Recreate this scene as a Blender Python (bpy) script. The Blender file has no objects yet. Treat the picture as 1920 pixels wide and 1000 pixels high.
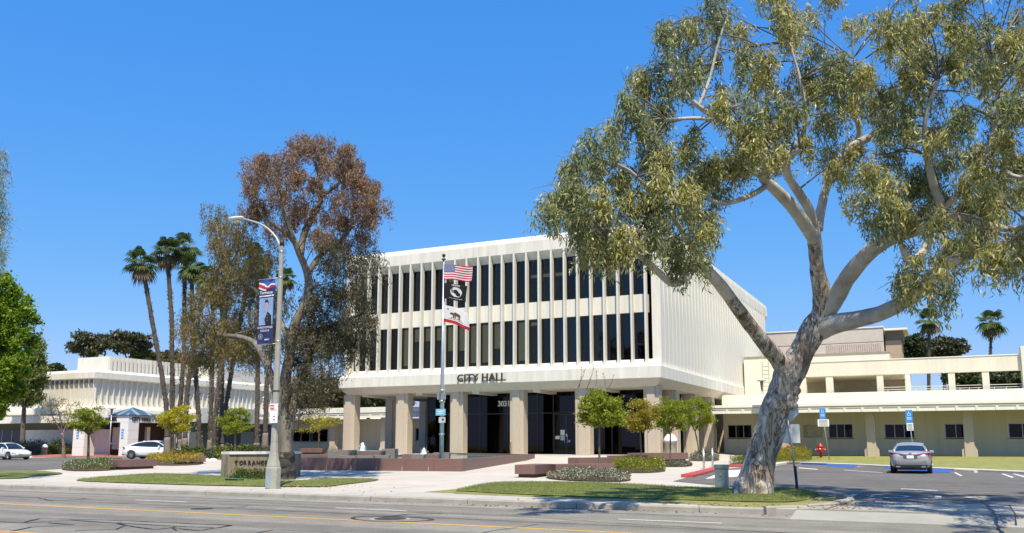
import bpy, bmesh, math, random
import numpy as np
from mathutils import Vector, Matrix, noise
random.seed(7); rng = np.random.default_rng(7)
S = bpy.context.scene
COL = S.collection
R = math.radians

# ------------------------------------------------------------------ camera, sky, sun, exposure
FPX, YAW, PITCH, EYE = 1640.0, R(26), R(8.2), 1.45
cd = bpy.data.cameras.new('camera'); cam = bpy.data.objects.new('camera', cd); COL.objects.link(cam)
cam.location = (0, 0, EYE); cam.rotation_euler = (R(90)+PITCH, 0, YAW)
cd.sensor_width = 36; cd.lens = FPX/1920*36; cd.shift_y = 94.7/1920; cd.clip_end = 6000; cd.clip_start = 0.1
S.camera = cam
W = bpy.data.worlds.new('World'); S.world = W; W.use_nodes = True
wn = W.node_tree.nodes; sky = wn.new('ShaderNodeTexSky'); sky.sky_type = 'NISHITA'; sky.sun_disc = False
SUN_EL, SUN_AZ = R(60), R(148)
sky.sun_elevation = SUN_EL; sky.sun_rotation = SUN_AZ
sky.air_density = 1.15; sky.dust_density = 0.25; sky.ozone_density = 5.0; sky.altitude = 30
WL = W.node_tree.links; sp_ = wn.new('ShaderNodeSeparateColor'); cb_ = wn.new('ShaderNodeCombineColor'); WL.new(sky.outputs[0], sp_.inputs[0])
for i_, (g_, k_) in enumerate(((1.2, .0457), (.60, .1505), (.22, .476))):      # camera-like colour response of the clear sky
    pw = wn.new('ShaderNodeMath'); pw.operation = 'POWER'; pw.inputs[1].default_value = g_
    ml = wn.new('ShaderNodeMath'); ml.operation = 'MULTIPLY'; ml.inputs[1].default_value = k_/.12
    WL.new(sp_.outputs[i_], pw.inputs[0]); WL.new(pw.outputs[0], ml.inputs[0]); WL.new(ml.outputs[0], cb_.inputs[i_])
WL.new(cb_.outputs[0], wn['Background'].inputs[0]); wn['Background'].inputs[1].default_value = 0.12
sl = bpy.data.lights.new('sun', 'SUN'); sl.energy = 5.0; sl.angle = R(0.53); sl.color = (1, 0.90, 0.71)
sun = bpy.data.objects.new('sun', sl); COL.objects.link(sun)
sd = Vector((-math.sin(SUN_AZ)*math.cos(SUN_EL), -math.cos(SUN_AZ)*math.cos(SUN_EL), -math.sin(SUN_EL)))
sun.rotation_euler = sd.to_track_quat('-Z', 'Y').to_euler()
S.view_settings.view_transform = 'Standard'; S.view_settings.look = 'None'
S.view_settings.exposure = 0.45; S.view_settings.gamma = 1; S.view_settings.use_curve_mapping = False
S.cycles.max_bounces = 8; S.cycles.transparent_max_bounces = 12

# ------------------------------------------------------------------ survey helpers: sight lines onto real planes
_R = (math.cos(YAW), math.sin(YAW), 0)
_F = (-math.sin(YAW)*math.cos(PITCH), math.cos(YAW)*math.cos(PITCH), math.sin(PITCH))
_U = (_R[1]*_F[2]-_R[2]*_F[1], _R[2]*_F[0]-_R[0]*_F[2], _R[0]*_F[1]-_R[1]*_F[0])
def sight(px, py):
    a = (px-960)/FPX; b = (594.7-py)/FPX
    return [_F[i]+a*_R[i]+b*_U[i] for i in range(3)]
def on(px, py, ax, v):
    r = sight(px, py); c = (0, 0, EYE); t = (v-c[ax])/r[ax]
    return Vector([c[i]+t*r[i] for i in range(3)])
def atD(px, py, D):
    r = sight(px, py); t = D/(-r[0]*math.sin(YAW)+r[1]*math.cos(YAW))
    return Vector((t*r[0], t*r[1], EYE+t*r[2]))
def depth(p): return -p[0]*math.sin(YAW)+p[1]*math.cos(YAW)
def interp(v, tab):
    if v <= tab[0][0]: return tab[0][1]
    for (a, x), (b, y) in zip(tab, tab[1:]):
        if v <= b: return x+(y-x)*(v-a)/(b-a)
    return tab[-1][1]
def lotline(x): return 66.4-1.35*(x+9.8)
PZ = [(30, 0), (36, .07), (52, .33), (59, .6), (400, .6)]
LZ = [(55, 0), (64, .18), (400, .18)]
def gz(x, y):
    plaza = interp(y, PZ); left = interp(y, LZ)
    yl = max(46, lotline(x)); right = interp(y, [(yl, 0), (max(78, yl+1), .42), (max(78, yl+1)+1, .42)])
    w1 = min(1, max(0, (x+64)/12)); w2 = min(1, max(0, (x+17.5)/5))
    v = left*(1-w1)+plaza*w1
    return v*(1-w2)+right*w2
def G(px, py, up=0):
    r = sight(px, py); lo, hi = 5.0, 400.0
    t = 5.0
    while t < 400:
        p = [t*r[0], t*r[1], EYE+t*r[2]]
        if p[2] <= gz(p[0], p[1])+up: break
        t += .25
    a, b = t-.25, t
    for _ in range(14):
        m = (a+b)/2
        if EYE+m*r[2] <= gz(m*r[0], m*r[1])+up: b = m
        else: a = m
    return Vector((b*r[0], b*r[1], gz(b*r[0], b*r[1])+up))

# ------------------------------------------------------------------ materials
MATS = {}
def mat(name, col, rough=.7, var=.12, scale=3, bump=0, bscale=None, metal=0, spec=None, col2=None, dirt=0, detail=6, streak=False, coat=0, mix2=.5, ext=None):
    if name in MATS: return MATS[name]
    m = bpy.data.materials.new(name); m.use_nodes = True; MATS[name] = m
    nt = m.node_tree; N = nt.nodes; L = nt.links; P = N['Principled BSDF']
    P.inputs['Roughness'].default_value = rough; P.inputs['Metallic'].default_value = metal
    if spec is not None: P.inputs['Specular IOR Level'].default_value = spec
    if coat: P.inputs['Coat Weight'].default_value = coat; P.inputs['Coat Roughness'].default_value = .05
    tc = N.new('ShaderNodeTexCoord'); mp = N.new('ShaderNodeMapping'); L.new(tc.outputs['Object'], mp.inputs[0])
    if streak: mp.inputs['Scale'].default_value = (1, 1, .10)
    nz = N.new('ShaderNodeTexNoise'); nz.inputs['Scale'].default_value = scale; nz.inputs['Detail'].default_value = detail
    nz.inputs['Roughness'].default_value = .62
    L.new(mp.outputs[0], nz.inputs[0])
    rp = N.new('ShaderNodeValToRGB'); L.new(nz.outputs[0], rp.inputs[0])
    c2 = col2 or [min(1, c*(1+var)) for c in col]
    c1 = [c*(1-var) for c in col] if col2 is None else col
    rp.color_ramp.elements[0].position = mix2-.2; rp.color_ramp.elements[1].position = mix2+.2
    rp.color_ramp.elements[0].color = (*c1, 1); rp.color_ramp.elements[1].color = (*c2, 1)
    out = rp.outputs[0]
    if dirt:
        n2 = N.new('ShaderNodeTexNoise'); n2.inputs['Scale'].default_value = scale*(1.5 if streak else .13); n2.inputs['Detail'].default_value = 8; n2.inputs['Roughness'].default_value = .7
        L.new(mp.outputs[0], n2.inputs[0])
        r2 = N.new('ShaderNodeValToRGB'); L.new(n2.outputs[0], r2.inputs[0])
        r2.color_ramp.elements[0].position = .35; r2.color_ramp.elements[1].position = .62
        d = 1-dirt; r2.color_ramp.elements[0].color = (d, d, d*.97, 1); r2.color_ramp.elements[1].color = (1, 1, 1, 1)
        mx = N.new('ShaderNodeMix'); mx.data_type = 'RGBA'; mx.blend_type = 'MULTIPLY'; mx.inputs[0].default_value = 1
        L.new(out, mx.inputs[6]); L.new(r2.outputs[0], mx.inputs[7]); out = mx.outputs[2]
    L.new(out, P.inputs['Base Color'])
    if bump:
        nb = N.new('ShaderNodeTexNoise'); nb.inputs['Scale'].default_value = bscale or scale*6; nb.inputs['Detail'].default_value = 5
        L.new(mp.outputs[0], nb.inputs[0])
        bp = N.new('ShaderNodeBump'); bp.inputs['Strength'].default_value = bump; bp.inputs['Distance'].default_value = .03
        L.new(nb.outputs[0], bp.inputs['Height']); L.new(bp.outputs[0], P.inputs['Normal'])
    return m
def leafmat(name, cols, trans=.35, rough=.5):
    if name in MATS: return MATS[name]
    m = bpy.data.materials.new(name); m.use_nodes = True; MATS[name] = m
    nt = m.node_tree; N = nt.nodes; L = nt.links; P = N['Principled BSDF']
    g = N.new('ShaderNodeNewGeometry'); rp = N.new('ShaderNodeValToRGB'); L.new(g.outputs['Random Per Island'], rp.inputs[0])
    E = rp.color_ramp.elements
    for i, c in enumerate(cols):
        e = E[i] if i < 2 else E.new(i/(len(cols)-1))
        e.position = i/(len(cols)-1); e.color = (*c, 1)
    L.new(rp.outputs[0], P.inputs['Base Color']); P.inputs['Roughness'].default_value = rough; P.inputs['Specular IOR Level'].default_value = .35
    t = N.new('ShaderNodeBsdfTranslucent'); L.new(rp.outputs[0], t.inputs[0])
    mx = N.new('ShaderNodeMixShader'); mx.inputs[0].default_value = trans
    L.new(P.outputs[0], mx.inputs[1]); L.new(t.outputs[0], mx.inputs[2]); L.new(mx.outputs[0], N['Material Output'].inputs[0])
    return m
def tintglass(name, tint, rough=.02, mixf=.5, ior=1.5):
    if name in MATS: return MATS[name]
    m = bpy.data.materials.new(name); m.use_nodes = True; MATS[name] = m
    nt = m.node_tree; N = nt.nodes; L = nt.links; N.remove(N['Principled BSDF'])
    tr = N.new('ShaderNodeBsdfTransparent'); tr.inputs[0].default_value = (*tint, 1)
    gl = N.new('ShaderNodeBsdfGlossy'); gl.inputs['Roughness'].default_value = rough; gl.inputs[0].default_value = (.9, .93, 1, 1)
    fr = N.new('ShaderNodeFresnel'); fr.inputs[0].default_value = ior
    nz = N.new('ShaderNodeTexNoise'); nz.inputs['Scale'].default_value = .7
    bp = N.new('ShaderNodeBump'); bp.inputs['Strength'].default_value = .04; bp.inputs['Distance'].default_value = .05
    L.new(nz.outputs[0], bp.inputs['Height']); L.new(bp.outputs[0], gl.inputs['Normal'])
    mx = N.new('ShaderNodeMixShader'); L.new(fr.outputs[0], mx.inputs[0]); L.new(tr.outputs[0], mx.inputs[1]); L.new(gl.outputs[0], mx.inputs[2])
    L.new(mx.outputs[0], N['Material Output'].inputs[0])
    return m

white = mat('white_precast', (.70, .668, .60), .8, .06, 1.4, .08, 60, dirt=.17, streak=True)
whiteS = mat('grey_precast', (.60, .585, .54), .85, .05, 1.2, .08, 60, dirt=.12, streak=True)
annexw = mat('annex_white', (.70, .665, .60), .85, .05, 1.2, .06, 50, dirt=.12, streak=True)
annexp = mat('annex_panel', (.60, .575, .52), .9, .06, 1.4, .05, 50, dirt=.1, streak=True)
aggr = mat('aggregate_concrete', (.36, .30, .23), .95, .45, 30, .8, 45, col2=(.62, .53, .42))
cream = mat('cream_paint', (.68, .635, .52), .8, .05, 1, .05, 40, dirt=.08, streak=True)
creamy = mat('yellow_cream_paint', (.72, .69, .58), .8, .04, 1, .05, 40, dirt=.07, streak=True)
fasciaw = mat('white_fascia_paint', (.78, .75, .66), .75, .04, 1.5, .05, 40, dirt=.07)
tanstone = mat('tan_aggregate', (.44, .39, .35), .95, .2, 14, .5, 30, col2=(.64, .57, .52), dirt=.12)
brownstone = mat('brown_stone', (.42, .32, .235), .95, .2, 8, .3, 30)
glassd = tintglass('tinted_glass', (.10, .12, .14), ior=1.55)
glassl = tintglass('lobby_glass', (.03, .035, .04), ior=1.38)
glassw = tintglass('wing_glass', (.05, .065, .075), ior=1.32)
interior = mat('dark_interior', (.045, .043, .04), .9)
blindm = mat('beige_blind', (.72, .63, .45), .8, .1, 8)
frameblk = mat('black_frame', (.03, .028, .026), .45, .1)
frameal = mat('aluminium_frame', (.42, .43, .43), .4, .08, metal=.6)
asph = mat('street_asphalt', (.26, .245, .215), .9, .14, 1.6, .5, 90, dirt=.16)
asph2 = mat('lot_asphalt', (.17, .16, .148), .9, .16, 1.2, .5, 90, dirt=.25)
conc = mat('plaza_concrete', (.52, .475, .415), .88, .06, .9, .15, 60, dirt=.14)
concs = mat('sidewalk_concrete', (.47, .44, .38), .88, .08, 1.3, .2, 60, dirt=.22)
kerbm = mat('kerb_concrete', (.37, .345, .30), .9, .12, 2, .3, 50, dirt=.3)
gutm = mat('gutter_concrete', (.28, .265, .235), .9, .14, 2, .3, 50, dirt=.3)
apronm = mat('apron_concrete', (.36, .345, .31), .9, .08, 1, .2, 60, dirt=.22)
grass_m = mat('lawn_turf', (.09, .13, .02), .95, .3, 2.2, .8, 60, col2=(.24, .25, .06), dirt=.3)
dry_m = mat('dry_turf', (.17, .19, .04), .95, .3, 2, .8, 60, col2=(.33, .31, .10), dirt=.1)
soil = mat('planting_soil', (.09, .06, .04), 1, .2, 6, .6)
redconc = mat('red_kerb_paint', (.42, .06, .06), .7, .2, 5, .2)
bluep = mat('blue_paint', (.02, .10, .42), .6, .15, 6)
yellowp = mat('yellow_road_paint', (.62, .33, .03), .7, .2, 12)
whitep = mat('white_road_paint', (.66, .66, .62), .7, .2, 14)
wornp = mat('worn_white_paint', (.48, .48, .46), .8, .35, 14)
tar = mat('black_tar_sealant', (.025, .025, .027), .5, .2)
granite = mat('red_granite', (.185, .105, .092), .45, .12, 60, dirt=.1)
granite2 = mat('grey_granite', (.20, .165, .155), .6, .15, 50, .2, dirt=.2)
jointm = mat('mortar', (.5, .45, .4), .9)
brick_m = mat('red_brick_paving', (.34, .12, .07), .9, .3, 10)
stonew = mat('white_stone_cladding', (.72, .71, .69), .6, .05, 2)
metalg = mat('galvanised_metal', (.42, .44, .45), .45, .08, metal=.7)
steel = mat('brushed_steel', (.55, .55, .54), .35, .08, metal=.9)
polec = mat('cast_concrete_pole', (.35, .34, .295), .85, .1, 10, .3, 80, dirt=.15)
blk = mat('black_plastic', (.015, .015, .016), .5)
signw = mat('white_sign_face', (.78, .78, .76), .5, .03)
signb = mat('blue_sign_face', (.03, .23, .62), .45, .04)
signr = mat('red_print', (.62, .03, .04), .5, .04)
inkm = mat('dark_print', (.04, .04, .05), .6)
water_m = mat('pool_water', (.12, .33, .33), .08, .1, spec=.6)
foam = mat('white_water_foam', (.86, .9, .92), .4)
bluetile = mat('blue_metal_roof', (.09, .15, .20), .45, .1, 3, metal=.3)
greenbox = mat('grey_green_cabinet', (.17, .22, .215), .5, .05, 3, dirt=.1)
red_m = mat('hydrant_red', (.55, .015, .012), .4, .1)
bark_small = mat('grey_bark', (.13, .11, .085), .95, .3, 20, .6)
palm_bark = mat('palm_bark', (.035, .03, .026), .95, .5, 14, .9, 20, col2=(.13, .105, .085))
palm_base = mat('palm_trunk_base', (.20, .165, .135), .95, .2, 8, .5)

def add_tracks(m):
    nt = m.node_tree; N = nt.nodes; L = nt.links; P = N['Principled BSDF']; src = P.inputs['Base Color'].links[0].from_socket
    tc = N.new('ShaderNodeTexCoord'); mp = N.new('ShaderNodeMapping'); mp.inputs['Scale'].default_value = (.035, 1.1, 1); L.new(tc.outputs['Object'], mp.inputs[0])
    nz = N.new('ShaderNodeTexNoise'); nz.inputs['Scale'].default_value = 1.3; nz.inputs['Detail'].default_value = 7; L.new(mp.outputs[0], nz.inputs[0])
    r = N.new('ShaderNodeValToRGB'); L.new(nz.outputs[0], r.inputs[0]); r.color_ramp.elements[0].position = .38; r.color_ramp.elements[1].position = .62
    r.color_ramp.elements[0].color = (.74, .73, .72, 1); r.color_ramp.elements[1].color = (1.08, 1.07, 1.05, 1)
    n2 = N.new('ShaderNodeTexNoise'); n2.inputs['Scale'].default_value = 55; n2.inputs['Detail'].default_value = 3; L.new(tc.outputs['Object'], n2.inputs[0])
    r2 = N.new('ShaderNodeValToRGB'); L.new(n2.outputs[0], r2.inputs[0]); r2.color_ramp.elements[0].position = .36; r2.color_ramp.elements[1].position = .66
    r2.color_ramp.elements[0].color = (.62, .61, .6, 1); r2.color_ramp.elements[1].color = (1.3, 1.29, 1.27, 1)
    for rr_ in (r, r2):
        mx = N.new('ShaderNodeMix'); mx.data_type = 'RGBA'; mx.blend_type = 'MULTIPLY'; mx.inputs[0].default_value = 1
        L.new(src, mx.inputs[6]); L.new(rr_.outputs[0], mx.inputs[7]); src = mx.outputs[2]
    L.new(src, P.inputs['Base Color'])
add_tracks(asph); add_tracks(asph2)

# ------------------------------------------------------------------ mesh helpers
def link(name, me, m=None, parent=None, smooth=False):
    o = bpy.data.objects.new(name, me); COL.objects.link(o)
    if m is not None:
        for x in (m if isinstance(m, (list, tuple)) else [m]): me.materials.append(x)
    if parent is not None: o.parent = parent; o.matrix_parent_inverse = Matrix.Identity(4)
    if smooth: me.shade_smooth()
    return o
def bmobj(name, bm, m=None, parent=None, smooth=False):
    me = bpy.data.meshes.new(name); bmesh.ops.recalc_face_normals(bm, faces=bm.faces); bm.to_mesh(me); bm.free()
    return link(name, me, m, parent, smooth)
def tag(o, label=None, cat=None, group=None, kind=None):
    if label: o['label'] = label
    if cat: o['category'] = cat
    if group: o['group'] = group
    if kind: o['kind'] = kind
    return o
def thing(name, label, cat, loc=(0, 0, 0), rz=0, group=None, kind=None):
    o = bpy.data.objects.new(name, None); COL.objects.link(o); o.location = loc; o.rotation_euler = (0, 0, rz)
    o.empty_display_size = .3
    return tag(o, label, cat, group, kind)
def copy_tree(o, parent=None):
    c = o.copy(); COL.objects.link(c); c.parent = parent
    for ch in list(o.children): copy_tree(ch, c)
    return c
def box(bm, x0, x1, y0, y1, z0, z1, mi=0):
    v = [bm.verts.new((x, y, z)) for x in (x0, x1) for y in (y0, y1) for z in (z0, z1)]
    for f in ((0, 1, 3, 2), (4, 6, 7, 5), (0, 4, 5, 1), (2, 3, 7, 6), (0, 2, 6, 4), (1, 5, 7, 3)):
        bm.faces.new([v[i] for i in f]).material_index = mi
def boxo(name, b, m, parent=None, bev=0, **k):
    bm = bmesh.new(); box(bm, *b)
    if bev: bmesh.ops.bevel(bm, geom=bm.edges[:], offset=bev, segments=1, affect='EDGES')
    return bmobj(name, bm, m, parent, **k)
def prism(bm, pts, ax, a0, a1, mi=0):
    """pts in the other two axes (in order), extruded along ax"""
    def P(p, a):
        if ax == 0: return (a, p[0], p[1])
        if ax == 1: return (p[0], a, p[1])
        return (p[0], p[1], a)
    A = [bm.verts.new(P(p, a0)) for p in pts]; B = [bm.verts.new(P(p, a1)) for p in pts]
    n = len(pts)
    for f in (A[::-1], B): bm.faces.new(f).material_index = mi
    for i in range(n): bm.faces.new((A[i], A[(i+1) % n], B[(i+1) % n], B[i])).material_index = mi
def prismo(name, pts, ax, a0, a1, m, parent=None, bev=0, **k):
    bm = bmesh.new(); prism(bm, pts, ax, a0, a1)
    if bev: bmesh.ops.bevel(bm, geom=bm.edges[:], offset=bev, segments=1, affect='EDGES')
    return bmobj(name, bm, m, parent, **k)
def lathe(bm, prof, n=16, c=(0, 0), sq=False, ph=0):
    rings = []
    for r, z in prof:
        rings.append([bm.verts.new((c[0]+r*math.cos(2*math.pi*i/n+ph), c[1]+r*math.sin(2*math.pi*i/n+ph), z)) for i in range(n)])
    for a, b in zip(rings, rings[1:]):
        for i in range(n): bm.faces.new((a[i], a[(i+1) % n], b[(i+1) % n], b[i]))
    bm.faces.new(rings[0][::-1]); bm.faces.new(rings[-1])
def latheo(name, prof, m, parent=None, n=16, c=(0, 0), smooth=True, ph=0):
    bm = bmesh.new(); lathe(bm, prof, n, c, ph=ph); return bmobj(name, bm, m, parent, smooth)
def tube(bm, pts, rad, n=8, lump=0, lscale=1.0, cap=True, sub=1):
    pts = [Vector(p) for p in pts]; rad = list(rad)
    if sub > 1:   # catmull-rom
        P2, R2 = [], []
        for i in range(len(pts)-1):
            p0 = pts[max(0, i-1)]; p1 = pts[i]; p2 = pts[i+1]; p3 = pts[min(len(pts)-1, i+2)]
            for k in range(sub):
                t = k/sub
                P2.append(.5*((2*p1)+(p2-p0)*t+(2*p0-5*p1+4*p2-p3)*t*t+(3*p1-p0-3*p2+p3)*t**3)); R2.append(rad[i]*(1-t)+rad[i+1]*t)
        P2.append(pts[-1]); R2.append(rad[-1]); pts, rad = P2, R2
    ref = None; prev = None
    for i, p in enumerate(pts):
        d = (pts[min(i+1, len(pts)-1)]-pts[max(i-1, 0)]).normalized()
        if ref is None: ref = d.orthogonal().normalized()
        ref = (ref-d*ref.dot(d)).normalized(); s = d.cross(ref)
        ring = []
        for k in range(n):
            a = 2*math.pi*k/n; u = ref*math.cos(a)+s*math.sin(a); r = rad[i]
            if lump:
                q = (p+u*r)*lscale
                r *= 1+lump*noise.noise(q)+lump*.5*noise.noise(q*3.1)
            ring.append(bm.verts.new(p+u*r))
        if prev:
            for k in range(n): bm.faces.new((prev[k], prev[(k+1) % n], ring[(k+1) % n], ring[k]))
        elif cap: bm.faces.new(ring[::-1])
        prev = ring
    if cap: bm.faces.new(prev)
def tubeo(name, pts, rad, m, parent=None, n=8, smooth=True, **k):
    if not hasattr(rad, '__len__'): rad = [rad]*len(pts)
    bm = bmesh.new(); tube(bm, pts, rad, n, **k); return bmobj(name, bm, m, parent, smooth)
def fast_mesh(name, V, n, mat_idx=None):
    """V: (N*n,3) array, faces of n consecutive verts"""
    V = np.asarray(V, dtype=np.float32); N = len(V)//n
    me = bpy.data.meshes.new(name); me.vertices.add(len(V)); me.vertices.foreach_set('co', V.ravel())
    me.loops.add(len(V)); me.loops.foreach_set('vertex_index', np.arange(len(V), dtype=np.int32))
    me.polygons.add(N); me.polygons.foreach_set('loop_start', np.arange(0, len(V), n, dtype=np.int32))
    me.polygons.foreach_set('loop_total', np.full(N, n, dtype=np.int32))
    me.update(calc_edges=True); return me
def unit(a): return a/np.maximum(np.linalg.norm(a, axis=1, keepdims=True), 1e-9)
def leaves(name, P, D, L, Wd, m, parent=None, curl=.12):
    """P positions, D directions, L lengths, Wd widths: rhombic leaves"""
    N = len(P); D = unit(D); r = unit(rng.normal(size=(N, 3))); s = unit(np.cross(D, r)); nn = np.cross(D, s)
    L = np.asarray(L).reshape(-1, 1)*np.ones((N, 1)); Wd = np.asarray(Wd).reshape(-1, 1)*np.ones((N, 1))
    V = np.stack([P, P+D*L*.42+s*Wd*.5+nn*L*curl*.3, P+D*L+nn*L*curl*-.2, P+D*L*.42-s*Wd*.5+nn*L*curl*.3], axis=1).reshape(-1, 3)
    o = link(name, fast_mesh(name, V, 4), m, parent); return o
def text(name, body, size, ext, m, parent, origin, xdir=(1, 0, 0), zdir=(0, 0, 1), align='LEFT', space=1.0, bold=0, sx=1.0):
    cu = bpy.data.curves.new(name, 'FONT'); cu.body = body; cu.size = size; cu.extrude = ext; cu.align_x = align; cu.space_character = space
    cu.offset = bold; cu.resolution_u = 2
    o = bpy.data.objects.new('tmp', cu); COL.objects.link(o); dg = bpy.context.evaluated_depsgraph_get(); dg.update()
    me = bpy.data.meshes.new_from_object(o.evaluated_get(dg)); bpy.data.objects.remove(o)
    X = Vector(xdir).normalized(); Z = Vector(zdir).normalized(); Yv = X.cross(Z)*-1   # glyph normal = X x Z(up)
    M = Matrix(((X.x*sx, Z.x, X.cross(Z).x, origin[0]), (X.y*sx, Z.y, X.cross(Z).y, origin[1]), (X.z*sx, Z.z, X.cross(Z).z, origin[2]), (0, 0, 0, 1)))
    me.transform(M); me.materials.clear()
    return link(name, me, m, parent)
def clip_axis(bm, x0, x1, y0, y1, step):
    for v in np.arange(math.ceil(x0/step)*step, x1, step):
        bmesh.ops.bisect_plane(bm, geom=bm.verts[:]+bm.edges[:]+bm.faces[:], plane_co=(v, 0, 0), plane_no=(1, 0, 0))
    for v in np.arange(math.ceil(y0/step)*step, y1, step):
        bmesh.ops.bisect_plane(bm, geom=bm.verts[:]+bm.edges[:]+bm.faces[:], plane_co=(0, v, 0), plane_no=(0, 1, 0))
def drape(name, pts, off, m, parent=None, step=2.0, thick=0, mound=0):
    bm = bmesh.new(); f = bm.faces.new([bm.verts.new((p[0], p[1], 0)) for p in pts])
    xs = [p[0] for p in pts]; ys = [p[1] for p in pts]
    clip_axis(bm, min(xs), max(xs), min(ys), max(ys), step)
    if thick:
        r = bmesh.ops.extrude_face_region(bm, geom=bm.faces[:]); top = [v for v in r['geom'] if isinstance(v, bmesh.types.BMVert)]
        tops = set(top)
        for v in bm.verts: v.co.z = gz(v.co.x, v.co.y)+(off if v in tops else off-thick)
    else:
        for v in bm.verts:
            e = 0
            if mound: e = mound*(0 if v.is_boundary else 1)
            v.co.z = gz(v.co.x, v.co.y)+off+e
    return bmobj(name, bm, m, parent, smooth=not thick)
def pxpoly(lst, up=0): return [G(*q, up) for q in lst]
def smooth_poly(pts, k=4):
    out = []; n = len(pts); pts = [Vector(p) for p in pts]
    for i in range(n):
        p0, p1, p2, p3 = pts[i-1], pts[i], pts[(i+1) % n], pts[(i+2) % n]
        for j in range(k):
            t = j/k; out.append(.5*((2*p1)+(p2-p0)*t+(2*p0-5*p1+4*p2-p3)*t*t+(3*p1-p0-3*p2+p3)*t**3))
    return out
def inpoly(x, y, poly):
    c = False; n = len(poly); j = n-1
    for i in range(n):
        if (poly[i][1] > y) != (poly[j][1] > y) and x < (poly[j][0]-poly[i][0])*(y-poly[i][1])/(poly[j][1]-poly[i][1])+poly[i][0]: c = not c
        j = i
    return c

# ================================================================== SETTING
# --- far ground
def grid_ground():
    xs = list(np.arange(-130, 31, 4)); xs = [-3000, -900, -300, -180]+xs+[60, 200, 900, 3000]
    ys = [-400, -40, 21, 24]+list(np.arange(26, 112, 3))+[150, 300, 900, 4000]
    bm = bmesh.new(); vs = [[bm.verts.new((x, y, (gz(x, y)-.06) if y > 22 else -.5)) for x in xs] for y in ys]
    for j in range(len(ys)-1):
        for i in range(len(xs)-1): bm.faces.new((vs[j][i], vs[j][i+1], vs[j+1][i+1], vs[j+1][i]))
    return tag(bmobj('ground', bm, dry_m, None, True), kind='structure')
grid_ground()
drape_plaza = drape('plaza', [(-104, 22.6), (-4, 22.6), (-4, 62), (-13, 66), (-13, 80), (-104, 80)], 0, conc); tag(drape_plaza, kind='structure')
# --- street with its markings
street = tag(boxo('street', (-260, 120, -30, 19.5, -.45, -.15), asph), kind='structure')
def marking(name, x0, x1, y0, y1, m, parent=street, z=-.15, h=.004, rag=0):
    bm = bmesh.new()
    n = max(1, int((x1-x0)/1.2)) if rag else 1
    top = [(x0+(x1-x0)*i/n, y1+random.uniform(-rag, rag)) for i in range(n+1)]; bot = [(x0+(x1-x0)*i/n, y0+random.uniform(-rag, rag)) for i in range(n+1)]
    for i in range(n):
        v = [bm.verts.new((*q, z+h)) for q in (bot[i], bot[i+1], top[i+1], top[i])]; bm.faces.new(v)
    return bmobj(name, bm, m, parent)
marking('centre_line', -200, 60, 15.30, 15.44, yellowp, rag=.012)
marking('centre_line', -200, 60, 10.62, 10.74, yellowp, rag=.012)
for k in range(int(200/4.5)):
    marking('centre_line_dash', -200+k*4.5, -197.6+k*4.5, 10.38, 10.48, yellowp, rag=.01)
for (a, b) in ((-76, -72.4), (-62, -58), (-46, -42.5), (-32.2, -29.4), (-20.7, -18.7), (-13.7, -11.6), (-6.3, -4.1), (2, 4.2)):
    marking('lane_dash', a, b, 18.0, 18.1, whitep, rag=.008)
def seam(pts, w=.035, z=-.141, name='tar_seam', parent=street, m=tar, wob=.03):
    bm = bmesh.new(); P = []
    for (a, b) in zip(pts, pts[1:]):
        a = Vector(a); b = Vector(b); n = max(1, int((b-a).length/.35))
        for k in range(n): P.append(a.lerp(b, k/n)+Vector((random.uniform(-wob, wob), random.uniform(-wob, wob))))
    P.append(Vector(pts[-1])); prev = None
    for i, p in enumerate(P):
        d = (P[min(i+1, len(P)-1)]-P[max(0, i-1)]); d = Vector((-d.y, d.x)).normalized()*w*random.uniform(.35, .75)
        r = [bm.verts.new((p.x+d.x, p.y+d.y, z)), bm.verts.new((p.x-d.x, p.y-d.y, z))]
        if prev: bm.faces.new((prev[0], prev[1], r[1], r[0]))
        prev = r
    return bmobj(name, bm, m, parent)
def sp(*q): return [tuple(on(x, y, 2, -.15)[:2]) for x, y in q]
seam([(-90, 17.0), (-34, 16.7), (-20, 16.9), (-8, 16.6), (10, 16.8)], .03, wob=.02)
seam([(-80, 18.7), (-30, 18.6), (-12, 18.55), (8, 18.7)], .018, wob=.02)
seam([(-40, 19.53), (-14, 19.56), (12, 19.53)], .03, z=-.139, wob=.01)
seam(sp((0, 979), (55, 981), (130, 976), (190, 980), (300, 986), (400, 990)), .05)
seam(sp((45, 980), (75, 973), (215, 976), (435, 986)), .05)
seam(sp((90, 981), (140, 985), (60, 989), (20, 997)), .045)
seam(sp((140, 996), (220, 993), (236, 986), (295, 994), (330, 989)), .045)
seam(sp((236, 986), (222, 981)), .09); seam(sp((330, 996), (325, 991), (372, 996), (434, 986)), .045)
seam(sp((480, 1000), (512, 994), (600, 998), (640, 1002)), .04)
seam(sp((0, 931), (70, 934), (100, 940), (148, 937), (160, 935)), .04)
seam(sp((150, 936), (260, 944), (120, 946)), .025); seam(sp((290, 952), (420, 954), (466, 948), (448, 953)), .025)
seam(sp((315, 943), (540, 950), (700, 958), (800, 962), (960, 968)), .025)
seam(sp((960, 968), (1130, 980), (1300, 990), (1500, 1002)), .03); seam(sp((905, 999), (1000, 985), (1010, 984)), .03)
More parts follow.
